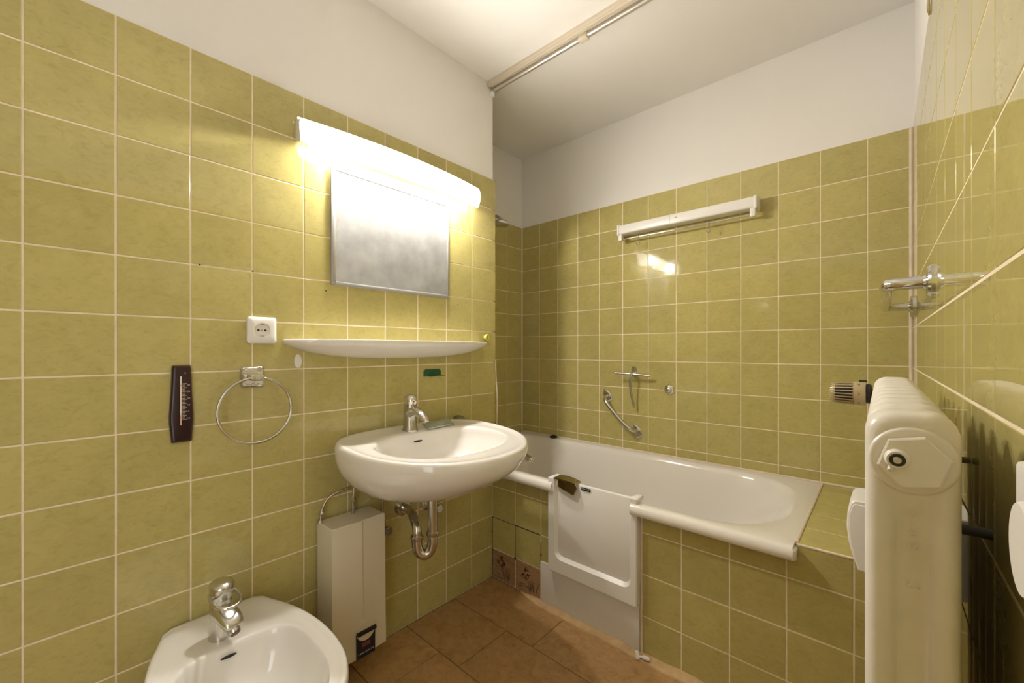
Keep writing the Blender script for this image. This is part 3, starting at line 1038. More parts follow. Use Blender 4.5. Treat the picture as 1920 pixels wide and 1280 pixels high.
mk('body', loft([ell(fx, fz - 0.003, 0.0300, 0.0290), ell(fx, fz + 0.004, 0.0300, 0.0290), ell(fx, fz + 0.006, 0.0275, 0.0265), ell(fx - 0.001, fz + 0.03, 0.0240, 0.0240), ell(fx - 0.001, fz + 0.055, 0.0235, 0.0225), ell(fx + 0.001, fz + 0.080, 0.0250, 0.0230), ell(fx + 0.001, fz + 0.100, 0.0250, 0.0230)], True, True, 2), 'chrome_grey', fa)
sp = [(fx + 0.002, 0.066), (fx + 0.028, 0.075), (fx + 0.058, 0.073), (fx + 0.082, 0.063), (fx + 0.096, 0.053)]
rr_ = [(0.0225, 0.0260), (0.0210, 0.0200), (0.0185, 0.0145), (0.0160, 0.0120), (0.0145, 0.0105)]
rgs = []
for q, (x, z) in enumerate(sp):
    a = [0.15, 0.1, -0.3, -0.75, -0.95][q]
    d = V(math.cos(a), 0, math.sin(a))
    up_ = V(-math.sin(a), 0, math.cos(a))
    rgs.append([V(x, fy, fz + z) + V(0, 1, 0) * rr_[q][0] * math.cos(t) + up_ * rr_[q][1] * math.sin(t) for t in [2 * PI * i / 20 for i in range(20)]])
mk('spout', loft(rgs, True, True, 3), 'chrome', fa)
mk('aerator', lathe((fx + 0.094, fy, fz + 0.056), (0.45, 0, -0.9), [(0.0115, 0), (0.0115, 0.013), (0.009, 0.0145)], 18), 'chrome_worn', fa)
lv = mk('lever', loft([ell(fx + 0.002, fz + 0.101, 0.0245, 0.0225), ell(fx + 0.003, fz + 0.110, 0.0285, 0.0245, 0.05), ell(fx + 0.003, fz + 0.123, 0.0275, 0.0240, 0.02), ell(fx, fz + 0.133, 0.0215, 0.0185), ell(fx - 0.001, fz + 0.1375, 0.009, 0.008)], True, True), 'chrome', fa)
mk('temperature_mark', lathe((fx + 0.0295, fy - 0.004, fz + 0.113), (1, -0.2, 0.0), [(0.0075, -0.002), (0.0070, 0.0012)], 16), 'white_plastic', lv)
mk('temperature_dot', lathe((fx + 0.0306, fy - 0.0045, fz + 0.113), (1, -0.2, 0.0), [(0.0032, -0.001), (0.003, 0.0008)], 14), 'red_dot', lv)
mk('pull_rod', tube([(fx - 0.034, fy, fz), (fx - 0.034, fy, fz + 0.066)], 0.0022, 8).join(lathe((fx - 0.034, fy, fz + 0.064), (0, 0, 1), [(0.003, 0), (0.0055, 0.004), (0.0055, 0.010), (0.003, 0.013)], 12)), 'chrome', fa)

# paper sachet on the washbasin
sa = thing('sachet', (0.08, 1.095, 0.812), 'thin pale green printed sachet lying on the washbasin rim', 'sachet')
P4 = [(0.128, 1.006), (0.122, 1.140), (0.030, 1.190), (0.034, 1.050)]
n_ = 9
top, bot = [], []
for i in range(n_):
    for j in range(n_):
        a, b2 = i / (n_ - 1), j / (n_ - 1)
        x = (P4[0][0] * (1 - a) + P4[1][0] * a) * (1 - b2) + (P4[3][0] * (1 - a) + P4[2][0] * a) * b2
        y = (P4[0][1] * (1 - a) + P4[1][1] * a) * (1 - b2) + (P4[3][1] * (1 - a) + P4[2][1] * a) * b2
        z = 0.8165 - 0.045 * x + 0.0018 * math.sin(a * 5) * math.sin(b2 * 4) + 0.006 * math.sin(a * PI) * math.sin(b2 * PI)
        top.append(V(x, y, z + 0.0012))
        bot.append(V(x, y, 0.8118 - 0.045 * x))
fs = []
for i in range(n_ - 1):
    for j in range(n_ - 1):
        q = i * n_ + j
        fs.append((q, q + n_, q + n_ + 1, q + 1))
        fs.append((q + n_ * n_, q + 1 + n_ * n_, q + n_ + 1 + n_ * n_, q + n_ + n_ * n_))
edge = [i * n_ for i in range(n_)] + [(n_ - 1) * n_ + j for j in range(1, n_)] + [i * n_ + n_ - 1 for i in range(n_ - 2, -1, -1)] + [j for j in range(n_ - 2, 0, -1)]
for k in range(len(edge)):
    a, b2 = edge[k], edge[(k + 1) % len(edge)]
    fs.append((a, b2, b2 + n_ * n_, a + n_ * n_))
mk('wrapper', Geo().add(top + bot, fs), 'packet', sa, 60)
for k, (t, w) in enumerate(((0.22, 0.016), (0.40, 0.006), (0.55, 0.022), (0.78, 0.010))):
    y = 1.016 + t * 0.120
    mk('printed_bar', box(0.1120, 0.1200, y, y + w, 0.8125, 0.8140), 'packet_print', sa, smooth=False)

single('sponge', lathe((0.020, 1.255, 0.8060), (0, 0, 1), [(0.030, -0.006), (0.034, 0.002), (0.028, 0.010), (0.012, 0.0135)], 20, 0.55, 1.0), 'sponge', (0.02, 1.255, 0.80), 'dull green sponge wedged between washbasin and tiles', 'sponge')

# ---------------------------------------------------------------- drain trap and supply valves
tp = thing('drain_trap', (0.0, 0.97, 0.33), 'tarnished chrome bottle-bend drain trap below the washbasin', 'drain trap')
TX, TY = 0.215, 0.962
mk('tailpiece', tube([(TX, TY, 0.622), (TX, TY, 0.50), (TX, TY, 0.425)], 0.0175, 20), 'chrome_dark', tp)
mk('drain_collar', lathe((TX, TY, 0.580), (0, 0, 1), [(0.0215, 0), (0.0225, 0.004), (0.0225, 0.010), (0.019, 0.014)], 20), 'chrome_dark', tp)
mk('union_nut', lathe((TX, TY, 0.442), (0, 0, 1), [(0.0205, 0), (0.0235, 0.004), (0.0235, 0.011), (0.0200, 0.015)], 20), 'chrome_dark', tp)
bx_, by_ = 0.183, 0.918
path = smooth_path([(TX, TY, 0.450), (TX, TY, 0.418), (TX - 0.006, TY - 0.006, 0.388), ((TX + bx_) / 2, (TY + by_) / 2, 0.375), (bx_ + 0.004, by_ + 0.005, 0.388), (bx_, by_, 0.416), (bx_, by_, 0.445)], 6)
mk('u_bend', tube(path, 0.0190, 20), 'chrome_dark', tp)
mk('union_nut', lathe((bx_, by_, 0.432), (0, 0, 1), [(0.0205, 0), (0.0235, 0.004), (0.0235, 0.011), (0.0200, 0.015)], 20), 'chrome_dark', tp)
path = smooth_path([(bx_, by_, 0.44), (bx_, by_, 0.462), (bx_ - 0.016, by_ + 0.006, 0.482), (0.120, 0.942, 0.495), (0.06, 0.966, 0.492), (0.0, 0.978, 0.488)], 6)
mk('outlet_pipe', tube(path, 0.0165, 20), 'chrome_dark', tp)
mk('wall_flange', lathe((-0.001, 0.978, 0.488), (1, 0, 0), [(0.038, 0), (0.038, 0.004), (0.032, 0.012), (0.024, 0.014), (0.022, 0.022)], 26), 'chrome_dark', tp)


def angle_valve(y, z, label, knob_dir):
    t = thing('angle_valve', (0, y, z), label, 'valve')
    mk('wall_flange', lathe((-0.001, y, z), (1, 0, 0), [(0.026, 0), (0.026, 0.003), (0.018, 0.010), (0.013, 0.012)], 20), 'chrome_dark', t)
    mk('body', tube([(0, y, z), (0.030, y, z), (0.062, y, z)], 0.0105, 14).join(tube([(0.040, y, z), (0.040, y, z + 0.030)], 0.0085, 12)), 'chrome_dark', t)
    kn = []
    for (h, r_) in ((0.060, 0.011), (0.064, 0.0145), (0.082, 0.0155), (0.085, 0.013)):
        kn.append([V(h, y + r_ * (1 + 0.09 * (i % 2)) * math.cos(2 * PI * i / 24), z + r_ * (1 + 0.09 * (i % 2)) * math.sin(2 * PI * i / 24)) for i in range(24)])
    k_ = mk('knob', loft(kn, True, True), 'chrome_worn', t, 20)
    mk('knob_cap', lathe((0.0845, y, z), (1, 0, 0), [(0.006, 0), (0.005, 0.0015)], 12), 'chrome_dark', k_)
    return t


v1 = angle_valve(0.8660, 0.4470, 'chrome angle valve with ribbed knob beside the water heater', 1)
v2 = angle_valve(1.098, 0.463, 'chrome angle valve with ribbed knob behind the drain trap', 1)
mk('supply_hose', tube(smooth_path([(0.040, 0.866, 0.470), (0.040, 0.862, 0.52), (0.045, 0.868, 0.58), (0.055, 0.885, 0.612)], 6), 0.0052, 10), 'chrome_dark', v1)
mk('supply_hose', tube(smooth_path([(0.040, 1.098, 0.488), (0.042, 1.085, 0.54), (0.050, 1.055, 0.585), (0.056, 1.04, 0.605)], 6), 0.0052, 10), 'chrome_dark', v2)

# ---------------------------------------------------------------- water heater
wh = thing('water_heater', (0.0, 0.738, 0.08), 'tall beige instantaneous water heater box on the wall below the washbasin', 'water heater')
HY0, HY1, HYm = 0.6390, 0.8300, 0.7440


def heater():
    def ring(z, k, dx):
        return [V(0.012, HY0 + k, z), V(0.117 + dx - k, HY0 + k, z), V(0.1215 + dx - k, HYm - 0.004, z), V(0.1180 + dx - k, HYm + 0.002, z), V(0.1170 + dx - k, HYm + 0.010, z), V(0.1120 + dx - k, HY1 - k, z), V(0.012, HY1 - k, z)]
    return loft([ring(0.0830, 0.003, 0.010), ring(0.0860, 0.0, 0.010), ring(0.5320, 0.0, 0.0), ring(0.5350, 0.003, 0.0)], True, True)


hb = mk('case', heater(), 'heater_case', wh, 20)
mk('back_plate', box(-0.001, 0.014, HY0 + 0.012, HY1 - 0.012, 0.100, 0.522), 'heater_case', wh, smooth=False)
cpy, cpz = 0.7480, 0.1700
mk('dial', lathe((0.1195, cpy, cpz), (1, 0, 0), [(0.0330, 0), (0.0330, 0.0145), (0.0315, 0.0160)], 36), 'heater_case', wh)
mk('dial_grip', box(0.1300, 0.1440, cpy - 0.033, cpy + 0.034, cpz - 0.0060, cpz + 0.0060, 0.002), 'black', wh)
lb = mk('label_plate', box(0.1200, 0.1345, cpy - 0.0330, cpy + 0.0330, 0.0845, 0.1660), 'navy', wh, smooth=False)
mk('printed_square', box(0.1343, 0.1348, cpy - 0.0150, cpy + 0.0150, 0.1190, 0.1330), 'print_red', lb, smooth=False)
for k in range(9):
    y = cpy - 0.028 + k * 0.0065
    mk('printed_lettering', box(0.1343, 0.1348, y, y + (0.0048 if k % 3 else 0.0032), 0.0975, 0.1015 + (0.001 if k % 2 else 0)), 'print_grey', lb, smooth=False)
hp = thing('water_pipe', (0.04, 0.70, 0.535), 'thin bent metal pipe between water heater and washbasin tap', 'pipe')
mk('pipe', tube(smooth_path([(0.030, 0.640, 0.537), (0.032, 0.645, 0.575), (0.036, 0.662, 0.610), (0.044, 0.695, 0.628), (0.050, 0.735, 0.634), (0.054, 0.765, 0.638)], 6), 0.0046, 10), 'copper_pipe', hp)
mk('compression_nut', lathe((0.031, 0.6425, 0.560), (0.1, 0.25, 1), [(0.007, 0), (0.0095, 0.003), (0.0095, 0.013), (0.006, 0.017)], 8), 'chrome_worn', hp)
mk('compression_nut', lathe((0.030, 0.640, 0.534), (0, 0, 1), [(0.0105, 0), (0.0105, 0.012)], 8), 'chrome_dark', hp)
hp2 = thing('pipe_fitting', (0.035, 0.752, 0.535), 'dark metal pipe fitting rising from the top of the water heater', 'pipe')
mk('pipe', tube([(0.035, 0.752, 0.533), (0.035, 0.752, 0.58), (0.042, 0.754, 0.640)], 0.0055, 10), 'chrome_dark', hp2)
mk('compression_nut', lathe((0.035, 0.752, 0.577), (0.02, 0, 1), [(0.007, 0), (0.0105, 0.003), (0.0105, 0.012), (0.007, 0.016)], 8), 'chrome_worn', hp2)


# ---------------------------------------------------------------- bidet
DC = 0.3535


def bidet():
    half = [(0.0, 0.0), (0.0, 0.060), (0.002, 0.100), (0.018, 0.120), (0.06, 0.134), (0.12, 0.156), (0.20, 0.175), (0.29, 0.186), (0.38, 0.185), (0.46, 0.170), (0.53, 0.134), (0.575, 0.078), (0.592, 0.0)]
    loop = [(x, DC + y, 0) for x, y in half] + [(x, DC - y, 0) for x, y in half[-2:0:-1]]
    c = (0.34, DC)

    def polar(pts, n=96):
        an = sorted((math.atan2(p[1] - c[1], p[0] - c[0]), math.hypot(p[0] - c[0], p[1] - c[1])) for p in pts)
        an = [(an[-1][0] - 2 * PI, an[-1][1])] + an + [(an[0][0] + 2 * PI, an[0][1])]
        out = []
        for i in range(n):
            a = -PI + 2 * PI * (i + 0.5) / n
            for q in range(len(an) - 1):
                if an[q][0] <= a <= an[q + 1][0]:
                    t = (a - an[q][0]) / max(1e-9, an[q + 1][0] - an[q][0])
                    r = an[q][1] + (an[q + 1][1] - an[q][1]) * t
                    break
            out.append((c[0] + r * math.cos(a), c[1] + r * math.sin(a)))
        return out
    O = polar(smooth_path(loop, 12, True))
    I = polar(superring(0.365, DC, 0.185, 0.172, 0.138, 2.3, 3.6, 400))
    zt = 0.372

    def rin(k, z, cx=0.34):
        return [V(cx + (p[0] - cx) * k, DC + (p[1] - DC) * k, z) for p in I]

    def rmix(t, z):
        return [V(p[0] + (q[0] - p[0]) * t, p[1] + (q[1] - p[1]) * t, z) for p, q in zip(I, O)]

    def rout(k, kx, z):
        return [V(max(-0.001, 0.02 + (p[0] - 0.02) * kx if p[0] > 0.02 else p[0]), DC + (p[1] - DC) * k, z) for p in O]
    rings = [rin(0.10, 0.235), rin(0.45, 0.243), rin(0.72, 0.262), rin(0.88, 0.298), rin(0.96, 0.336), rmix(0.0, zt - 0.014), rmix(0.05, zt - 0.0075), rmix(0.14, zt - 0.0060), rmix(0.45, zt - 0.006), rmix(0.70, zt - 0.001), rmix(0.86, zt), rmix(0.96, zt - 0.006), rout(1.0, 1.0, zt - 0.022), rout(0.985, 0.985, zt - 0.060), rout(0.93, 0.94, 0.25), rout(0.80, 0.84, 0.16), rout(0.68, 0.74, 0.08), rout(0.66, 0.72, 0.02), rout(0.67, 0.73, 0.0)]
    return loft(rings, True, True, 2)


bi = thing('bidet', (0.3, DC, 0.0), 'white ceramic bidet standing against the tiled wall', 'bidet')
mk('bowl', bidet(), 'ceramic', bi, 60)
sl = [(0.0170 * math.cos(a), 0.0032 * math.sin(a)) for a in [2 * PI * i / 16 for i in range(16)]]
mk('overflow_slot', prism(sl, (0.1985, 0.3410, 0.3395), (0.04, 1, 0.0), (-0.45, 0.0, 0.9), 0.0060), 'black', bi)  # no real opening: black colour stands in for the slot's inner shade
mk('drain', lathe((0.34, DC, 0.236), (0, 0, 1), [(0.028, 0), (0.028, 0.004), (0.022, 0.006), (0.01, 0.003)], 20), 'chrome', bi)

# ---------------------------------------------------------------- bidet tap
qx, qy, qz = 0.140, 0.3370, 0.3680
ft = thing('bidet_tap', (qx, qy, qz), 'chrome single-lever tap with loop handle standing on the bidet', 'tap')


def qell(cx, cz, rx, ry, tilt=0.0, n=28, sq=2.0):
    out = []
    for i in range(n):
        a = 2 * PI * i / n
        c, s = math.cos(a), math.sin(a)
        x = math.copysign(abs(c) ** (2 / sq), c) * rx
        y = math.copysign(abs(s) ** (2 / sq), s) * ry
        out.append(V(cx + x, qy + y, cz + tilt * x))
    return out


mk('body', loft([qell(qx, qz - 0.002, 0.0270, 0.0265), qell(qx, qz + 0.003, 0.0270, 0.0265), qell(qx + 0.001, qz + 0.03, 0.0250, 0.0245), qell(qx + 0.002, qz + 0.060, 0.0250, 0.0245), qell(qx + 0.003, qz + 0.099, 0.0260, 0.0250)], True, True), 'chrome_worn', ft)
rgs = []
for (x, z, rw, rh, a) in ((0.0, 0.066, 0.0245, 0.022, -0.1), (0.03, 0.066, 0.0250, 0.019, -0.2), (0.058, 0.058, 0.0245, 0.0150, -0.35), (0.073, 0.050, 0.0205, 0.0110, -0.5), (0.077, 0.047, 0.014, 0.006, -0.6)):
    up_ = V(-math.sin(a), 0, math.cos(a))
    rgs.append([V(qx + x, qy, qz + z) + V(0, 1, 0) * rw * math.copysign(abs(math.cos(t)) ** 0.7, math.cos(t)) + up_ * rh * math.copysign(abs(math.sin(t)) ** 0.7, math.sin(t)) for t in [2 * PI * i / 24 for i in range(24)]])
mk('spout', loft(rgs, True, True, 2), 'chrome_worn', ft)
ae = mk('nozzle', lathe((qx + 0.056, qy, qz + 0.049), (0.80, 0, -0.6), [(0.0125, 0), (0.0140, 0.006), (0.0132, 0.024), (0.0120, 0.027)], 22), 'chrome_worn', ft)
mk('aerator', lathe((qx + 0.056 + 0.0213, qy, qz + 0.049 - 0.0160), (0.80, 0, -0.6), [(0.0112, 0), (0.0105, 0.0015)], 20), 'aerator', ae)
mk('lever_cap', loft([qell(qx + 0.003, qz + 0.098, 0.0250, 0.0245), qell(qx + 0.005, qz + 0.106, 0.0260, 0.0255, -0.05), qell(qx + 0.008, qz + 0.131, 0.0290, 0.0275, -0.10), qell(qx + 0.008, qz + 0.136, 0.0295, 0.0280, -0.10), qell(qx + 0.008, qz + 0.140, 0.0268, 0.0255, -0.09), qell(qx + 0.008, qz + 0.144, 0.016, 0.015, -0.05), qell(qx + 0.008, qz + 0.145, 0.004, 0.004)], True, True), 'chrome_worn', ft)
lp = smooth_path([(qx - 0.002, qy - 0.0235, qz + 0.116), (qx + 0.02, qy - 0.0290, qz + 0.108), (qx + 0.048, qy - 0.0270, qz + 0.101), (qx + 0.066, qy - 0.011, qz + 0.097), (qx + 0.066, qy + 0.011, qz + 0.097), (qx + 0.048, qy + 0.0270, qz + 0.101), (qx + 0.02, qy + 0.0290, qz + 0.108), (qx - 0.002, qy + 0.0235, qz + 0.116)], 6)
mk('loop_handle', tube(lp, 0.0045, 10), 'chrome_worn', ft)
ft.rotation_euler = (0, 0, 0.19)

# ---------------------------------------------------------------- clothes line box on the back wall
dr = thing('clothes_dryer', (0.67, YB, 1.72), 'cream wall-mounted pull-out clothes dryer with hanging rod above the bathtub', 'clothes dryer')
mk('housing', box(0.336, 1.009, 2.132, YB, 1.748, 1.799, 0.009, 4), 'cream_plastic' if False else 'white_plastic', dr)
mk('end_cap', box(0.332, 0.345, 2.128, YB, 1.742, 1.802, 0.005, 3), 'white_plastic', dr)
mk('end_cap', box(0.998, 1.013, 2.128, YB, 1.742, 1.802, 0.005, 3), 'white_plastic', dr)
mk('bracket', box(0.336, 0.358, 2.136, 2.162, 1.714, 1.752, 0.004), 'white_plastic', dr)
mk('bracket', box(0.982, 1.004, 2.136, 2.162, 1.710, 1.752, 0.004), 'white_plastic', dr)
mk('rod', tube([(0.35, 2.149, 1.7215), (0.66, 2.149, 1.7195), (0.99, 2.149, 1.7205)], 0.0042, 10), 'chrome', dr)
mk('seam', box(0.6240, 0.6250, 2.1314, 2.1325, 1.752, 1.795), 'packet_print', dr, smooth=False)
mk('emblem', prism([(0.648, 1.777), (0.653, 1.781), (0.657, 1.778), (0.662, 1.782), (0.660, 1.775), (0.652, 1.774)], (0, 2.1323, 0), (1, 0, 0), (0, 0, 1), 0.0006), 'packet_print', dr, smooth=False)


def s_hook(x, z, name_label):
    p = [(x + 0.004, 2.149 + 0.0050, z + 0.004), (x + 0.002, 2.149 + 0.004, z + 0.0085), (x, 2.149, z + 0.010), (x - 0.001, 2.149 - 0.0060, z + 0.005), (x, 2.149 - 0.0065, z - 0.006), (x + 0.003, 2.147, z - 0.022), (x + 0.005, 2.146, z - 0.036), (x + 0.002, 2.144, z - 0.044), (x - 0.005, 2.142, z - 0.045), (x - 0.0095, 2.141, z - 0.038), (x - 0.0095, 2.141, z - 0.030)]
    return single('s_hook', tube(smooth_path(p, 5), 0.0020, 8), 'chrome_grey', (x, 2.149, z), name_label, 'hook', 'hooks on the dryer rod')


s_hook(0.452, 1.7195, 'thin wire S-hook on the dryer rod, nearer the shower head')
s_hook(0.808, 1.7200, 'thin wire S-hook on the dryer rod, nearer the radiator wall')

# ---------------------------------------------------------------- fittings on the back wall
gbar = thing('grab_bar', (0.32, YB, 0.63), 'short chrome grab bar mounted diagonally above the bathtub rim', 'grab bar')


def flange(cx, cz, ang, s, parent):
    pts = []
    for (a, b2) in ((-0.030, -0.020), (-0.031, 0.0), (-0.030, 0.020), (-0.012, 0.024), (0.012, 0.019), (0.030, 0.009), (0.037, 0.0), (0.030, -0.009), (0.012, -0.019), (-0.012, -0.024)):
        ca, sa_ = math.cos(ang), math.sin(ang)
        pts.append((cx + (a * ca - b2 * sa_) * s, cz + (a * sa_ + b2 * ca) * s))
    f_ = mk('flange', prism(pts, (0, YB + 0.0005, 0), (1, 0, 0), (0, 0, 1), 0.010, 0.006, 0.005), 'chrome_worn', parent, 30)
    for k in (-0.022, 0.026):
        mk('screw', lathe((cx + k * math.cos(ang) * s, YB - 0.0085, cz + k * math.sin(ang) * s), (0, -1, 0), [(0.0042, 0), (0.0032, 0.002)], 12), 'chrome_dark', f_)


flange(0.236, 0.847, R(118), 1.12, gbar)
flange(0.4200, 0.6620, R(118), 1.12, gbar)
mk('bar', tube(smooth_path([(0.236, YB - 0.004, 0.842), (0.240, YB - 0.030, 0.838), (0.252, YB - 0.050, 0.818), (0.290, YB - 0.054, 0.775), (0.345, YB - 0.054, 0.722), (0.396, YB - 0.052, 0.683), (0.416, YB - 0.032, 0.668), (0.420, YB - 0.004, 0.666)], 6), 0.0108, 14), 'chrome_worn', gbar)

tb = thing('towel_holder', (0.40, YB, 1.0), 'chrome cross-shaped towel arm on a small plate above the bathtub', 'towel holder')
mk('wall_plate', prism([(0.3865, 0.966), (0.4145, 0.966), (0.4145, 1.010), (0.4085, 1.020), (0.3925, 1.020), (0.3865, 1.010)], (0, YB + 0.0005, 0), (1, 0, 0), (0, 0, 1), 0.008, 0.003, 0.002), 'chrome_grey', tb, 30)
mk('cross_arm', tube([(0.318, YB - 0.062, 0.9835), (0.42, YB - 0.050, 0.9795), (0.5100, YB - 0.040, 0.9735)], 0.0062, 12), 'chrome_grey', tb)
mk('post', tube([(0.4030, YB, 0.978), (0.4085, YB - 0.030, 0.979), (0.4130, YB - 0.052, 0.980)], 0.0100, 14), 'chrome_grey', tb)
mk('hanging_arm', tube(smooth_path([(0.413, YB - 0.056, 0.984), (0.408, YB - 0.060, 0.955), (0.404, YB - 0.056, 0.915), (0.405, YB - 0.044, 0.865), (0.410, YB - 0.032, 0.820), (0.4125, YB - 0.026, 0.797)], 6), [0.0062] * 31, 12), 'chrome_grey', tb)

kn = thing('chrome_rosette', (0.597, YB, 0.904), 'small round chrome rosette on the tiles beside the towel arm', 'rosette')
mk('disc', lathe((0.597, YB + 0.001, 0.904), (0, -1, 0), [(0.0265, 0), (0.0265, 0.004), (0.022, 0.010), (0.016, 0.012)], 26), 'chrome', kn)
mk('button', lathe((0.599, YB - 0.010, 0.904), (0, -1, 0), [(0.0135, 0), (0.0125, 0.010), (0.0085, 0.013)], 20), 'chrome', kn)

# ---------------------------------------------------------------- bath fittings in the alcove
sh = thing('shower_head', (XA, 1.74, 1.83), 'round metal shower head in the bathtub alcove', 'shower head')
SHX, SHY, SHZ = -0.190, 1.740, 1.826
mk('head', lathe((SHX, SHY, SHZ), (0.10, 0.05, 1), [(0.046, -0.004), (0.0505, 0.0), (0.0500, 0.010), (0.0420, 0.017), (0.018, 0.023), (0.012, 0.034)], 30), 'steel', sh)
mk('arm', tube(smooth_path([(SHX + 0.002, SHY, SHZ + 0.028), (SHX - 0.01, SHY, SHZ + 0.042), (SHX - 0.06, SHY, SHZ + 0.056), (XA + 0.05, SHY, SHZ + 0.030), (XA, SHY, SHZ + 0.01)], 6), 0.009, 12), 'steel', sh)
mk('wall_flange', lathe((XA - 0.001, SHY, SHZ + 0.01), (1, 0, 0), [(0.028, 0), (0.026, 0.006), (0.012, 0.012)], 22), 'steel', sh)
bs = thing('bath_tap', (XA, 1.80, 0.60), 'chrome bath tap with long square-edged spout over the bathtub', 'tap')
mk('valve_body', tube([(XA + 0.06, 1.72, 0.615), (XA + 0.06, 1.80, 0.615), (XA + 0.06, 1.88, 0.615)], 0.022, 18), 'chrome', bs)
for y in (1.735, 1.865):
    mk('wall_flange', lathe((XA - 0.001, y, 0.615), (1, 0, 0), [(0.032, 0), (0.030, 0.008), (0.016, 0.014), (0.015, 0.06)], 20), 'chrome', bs)
d = V(-0.010, 1.80, 0.507) - V(XA + 0.06, 1.80, 0.605)
sp = [V(XA + 0.06, 1.80, 0.605) + d * t for t in (0, 0.5, 1.0)]
rgs = []
dn = d.normalized()
sd = dn.cross(V(0, 0, 1)).normalized()
up_ = sd.cross(dn)
for q, p in enumerate(sp):
    rgs.append([p + sd * a * 0.016 + up_ * b2 * 0.013 for a, b2 in ((-1, -0.6), (-0.7, -1), (0.7, -1), (1, -0.6), (1, 0.6), (0.7, 1), (-0.7, 1), (-1, 0.6))])
mk('spout', loft(rgs, True, True), 'chrome', bs, 25)
mk('aerator', lathe(sp[2] - dn * 0.002, dn, [(0.0085, 0), (0.0075, 0.008)], 14), 'chrome_worn', bs)
mk('lever', tube([(XA + 0.06, 1.80, 0.63), (XA + 0.075, 1.80, 0.67), (XA + 0.12, 1.80, 0.685)], [0.018, 0.016, 0.008], 14), 'chrome', bs)

single('bath_plug', lathe((-0.131, 2.172, 0.5525), (0, 0, 1), [(0.019, 0), (0.024, 0.003), (0.024, 0.009), (0.019, 0.012), (0.007, 0.012), (0.006, 0.016)], 22), 'black_rubber', (-0.131, 2.172, 0.5525), 'black rubber bath plug lying on the back rim of the bathtub', 'plug')

# ---------------------------------------------------------------- curtain rail
cr = thing('curtain_rail', (0.0, 1.48, ZC), 'double curtain rail under the ceiling along the front of the bathtub', 'curtain rail')
mk('rail', box(0.0, XR, 1.457, 1.500, 2.398, ZC + 0.001, 0.003), 'rail_beige', cr)
mk('rail_lip', box(0.0, XR, 1.4570, 1.4630, 2.388, 2.400, 0.001), 'rail_beige', cr)
mk('rod', tube([(0.0, 1.492, 2.388), (0.25, 1.492, 2.388), (0.502, 1.492, 2.388)], 0.0105, 14), 'alu', cr)
mk('rod', tube([(0.535, 1.492, 2.388), (1.0, 1.492, 2.388), (XR, 1.492, 2.388)], 0.0105, 14), 'alu', cr)
mk('coupling', box(0.498, 0.540, 1.479, 1.505, 2.374, 2.402, 0.003), 'cream_plastic', cr)
mk('end_bracket', box(-0.004, 0.010, 1.474, 1.494, 2.352, 2.380, 0.003), 'white_plastic', cr)


# ---------------------------------------------------------------- radiator
RX0, RX1, RY0, RP, RN, RZ0, RZ1 = 1.4112, 1.4752, 0.5585, 0.0620, 11, 0.452, 1.0560
RXC = (RX0 + RX1) / 2
RZC = (RZ0 + RZ1) / 2
HZ = 1.0140
rad = thing('radiator', (RXC, 0.9, RZ0), 'old cream painted ribbed column radiator on the tiled wall', 'radiator')


def rr_ring(y, inset, r=0.021):
    w, h = RX1 - RX0 - 2 * inset, RZ1 - RZ0 - 2 * inset
    return [V(RXC + p[0], y, RZC + p[1]) for p in rrect(w, h, max(0.004, min(r - inset * 0.4, w / 2 - 0.001)), 7)]


def section(k, first=False):
    y0 = RY0 + k * RP
    y1 = y0 + RP
    rings = []
    if first:
        # flat end face with a long shallow channel
        sw, sz0, sz1 = 0.030, RZ0 + 0.06, HZ - 0.042
        slot = [V(RXC + 0.001 + p[0], 0, (sz0 + sz1) / 2 + p[1]) for p in rrect(sw, sz1 - sz0, 0.013, 7)]
        slot2 = [V(RXC + 0.001 + p[0], 0, (sz0 + sz1) / 2 + p[1]) for p in rrect(sw - 0.009, sz1 - sz0 - 0.012, 0.0095, 7)]
        rings.append([V(p.x, y0 + 0.0062, p.z) for p in slot2])
        rings.append([V(p.x, y0 + 0.0004, p.z) for p in slot])
        rings.append(rr_ring(y0, 0.009))
        rings.append(rr_ring(y0 + 0.003, 0.0035))
        rings.append(rr_ring(y0 + 0.010, 0.0006))
    else:
        rings.append(rr_ring(y0 - 0.001, 0.0180))
        rings.append(rr_ring(y0 + 0.006, 0.0120))
        rings.append(rr_ring(y0 + 0.018, 0.0030))
    rings.append(rr_ring(y0 + 0.026, 0))
    rings.append(rr_ring(y1 - 0.026, 0))
    rings.append(rr_ring(y1 - 0.018, 0.0030))
    rings.append(rr_ring(y1 - 0.006, 0.0120))
    rings.append(rr_ring(y1 + (0.001 if k < RN - 1 else 0.0), 0.0180))
    return loft(rings, True, True)


for k in range(RN):
    mk('section', section(k, k == 0), 'radiator_paint', rad, 50)
mk('hub', lathe((RXC + 0.0005, RY0 + 0.001, HZ), (0, -1, 0), [(0.0300, 0), (0.0296, 0.0030), (0.0280, 0.0048), (0.0265, 0.0052)], 40), 'radiator_paint', rad)
hexp = [(0.0245 * math.cos(R(60 * i + 12)), 0.0245 * math.sin(R(60 * i + 12))) for i in range(6)]
hx = mk('hex_plug', prism([(RXC + 0.001 + p[0], HZ + p[1]) for p in hexp], (0, RY0 - 0.003, 0), (1, 0, 0), (0, 0, 1), 0.0085, 0.0015, 0.001), 'radiator_paint', rad, 25)
vx, vz = RXC - 0.0095, HZ + 0.0025
mk('vent_boss', lathe((vx, RY0 - 0.010, vz), (0, -1, 0), [(0.0092, 0), (0.0085, 0.006), (0.0072, 0.0085)], 24), 'radiator_paint', hx)
mk('vent_ring', lathe((vx, RY0 - 0.0180, vz), (0, -1, 0), [(0.0058, 0), (0.0052, 0.0018)], 22), 'black', hx)
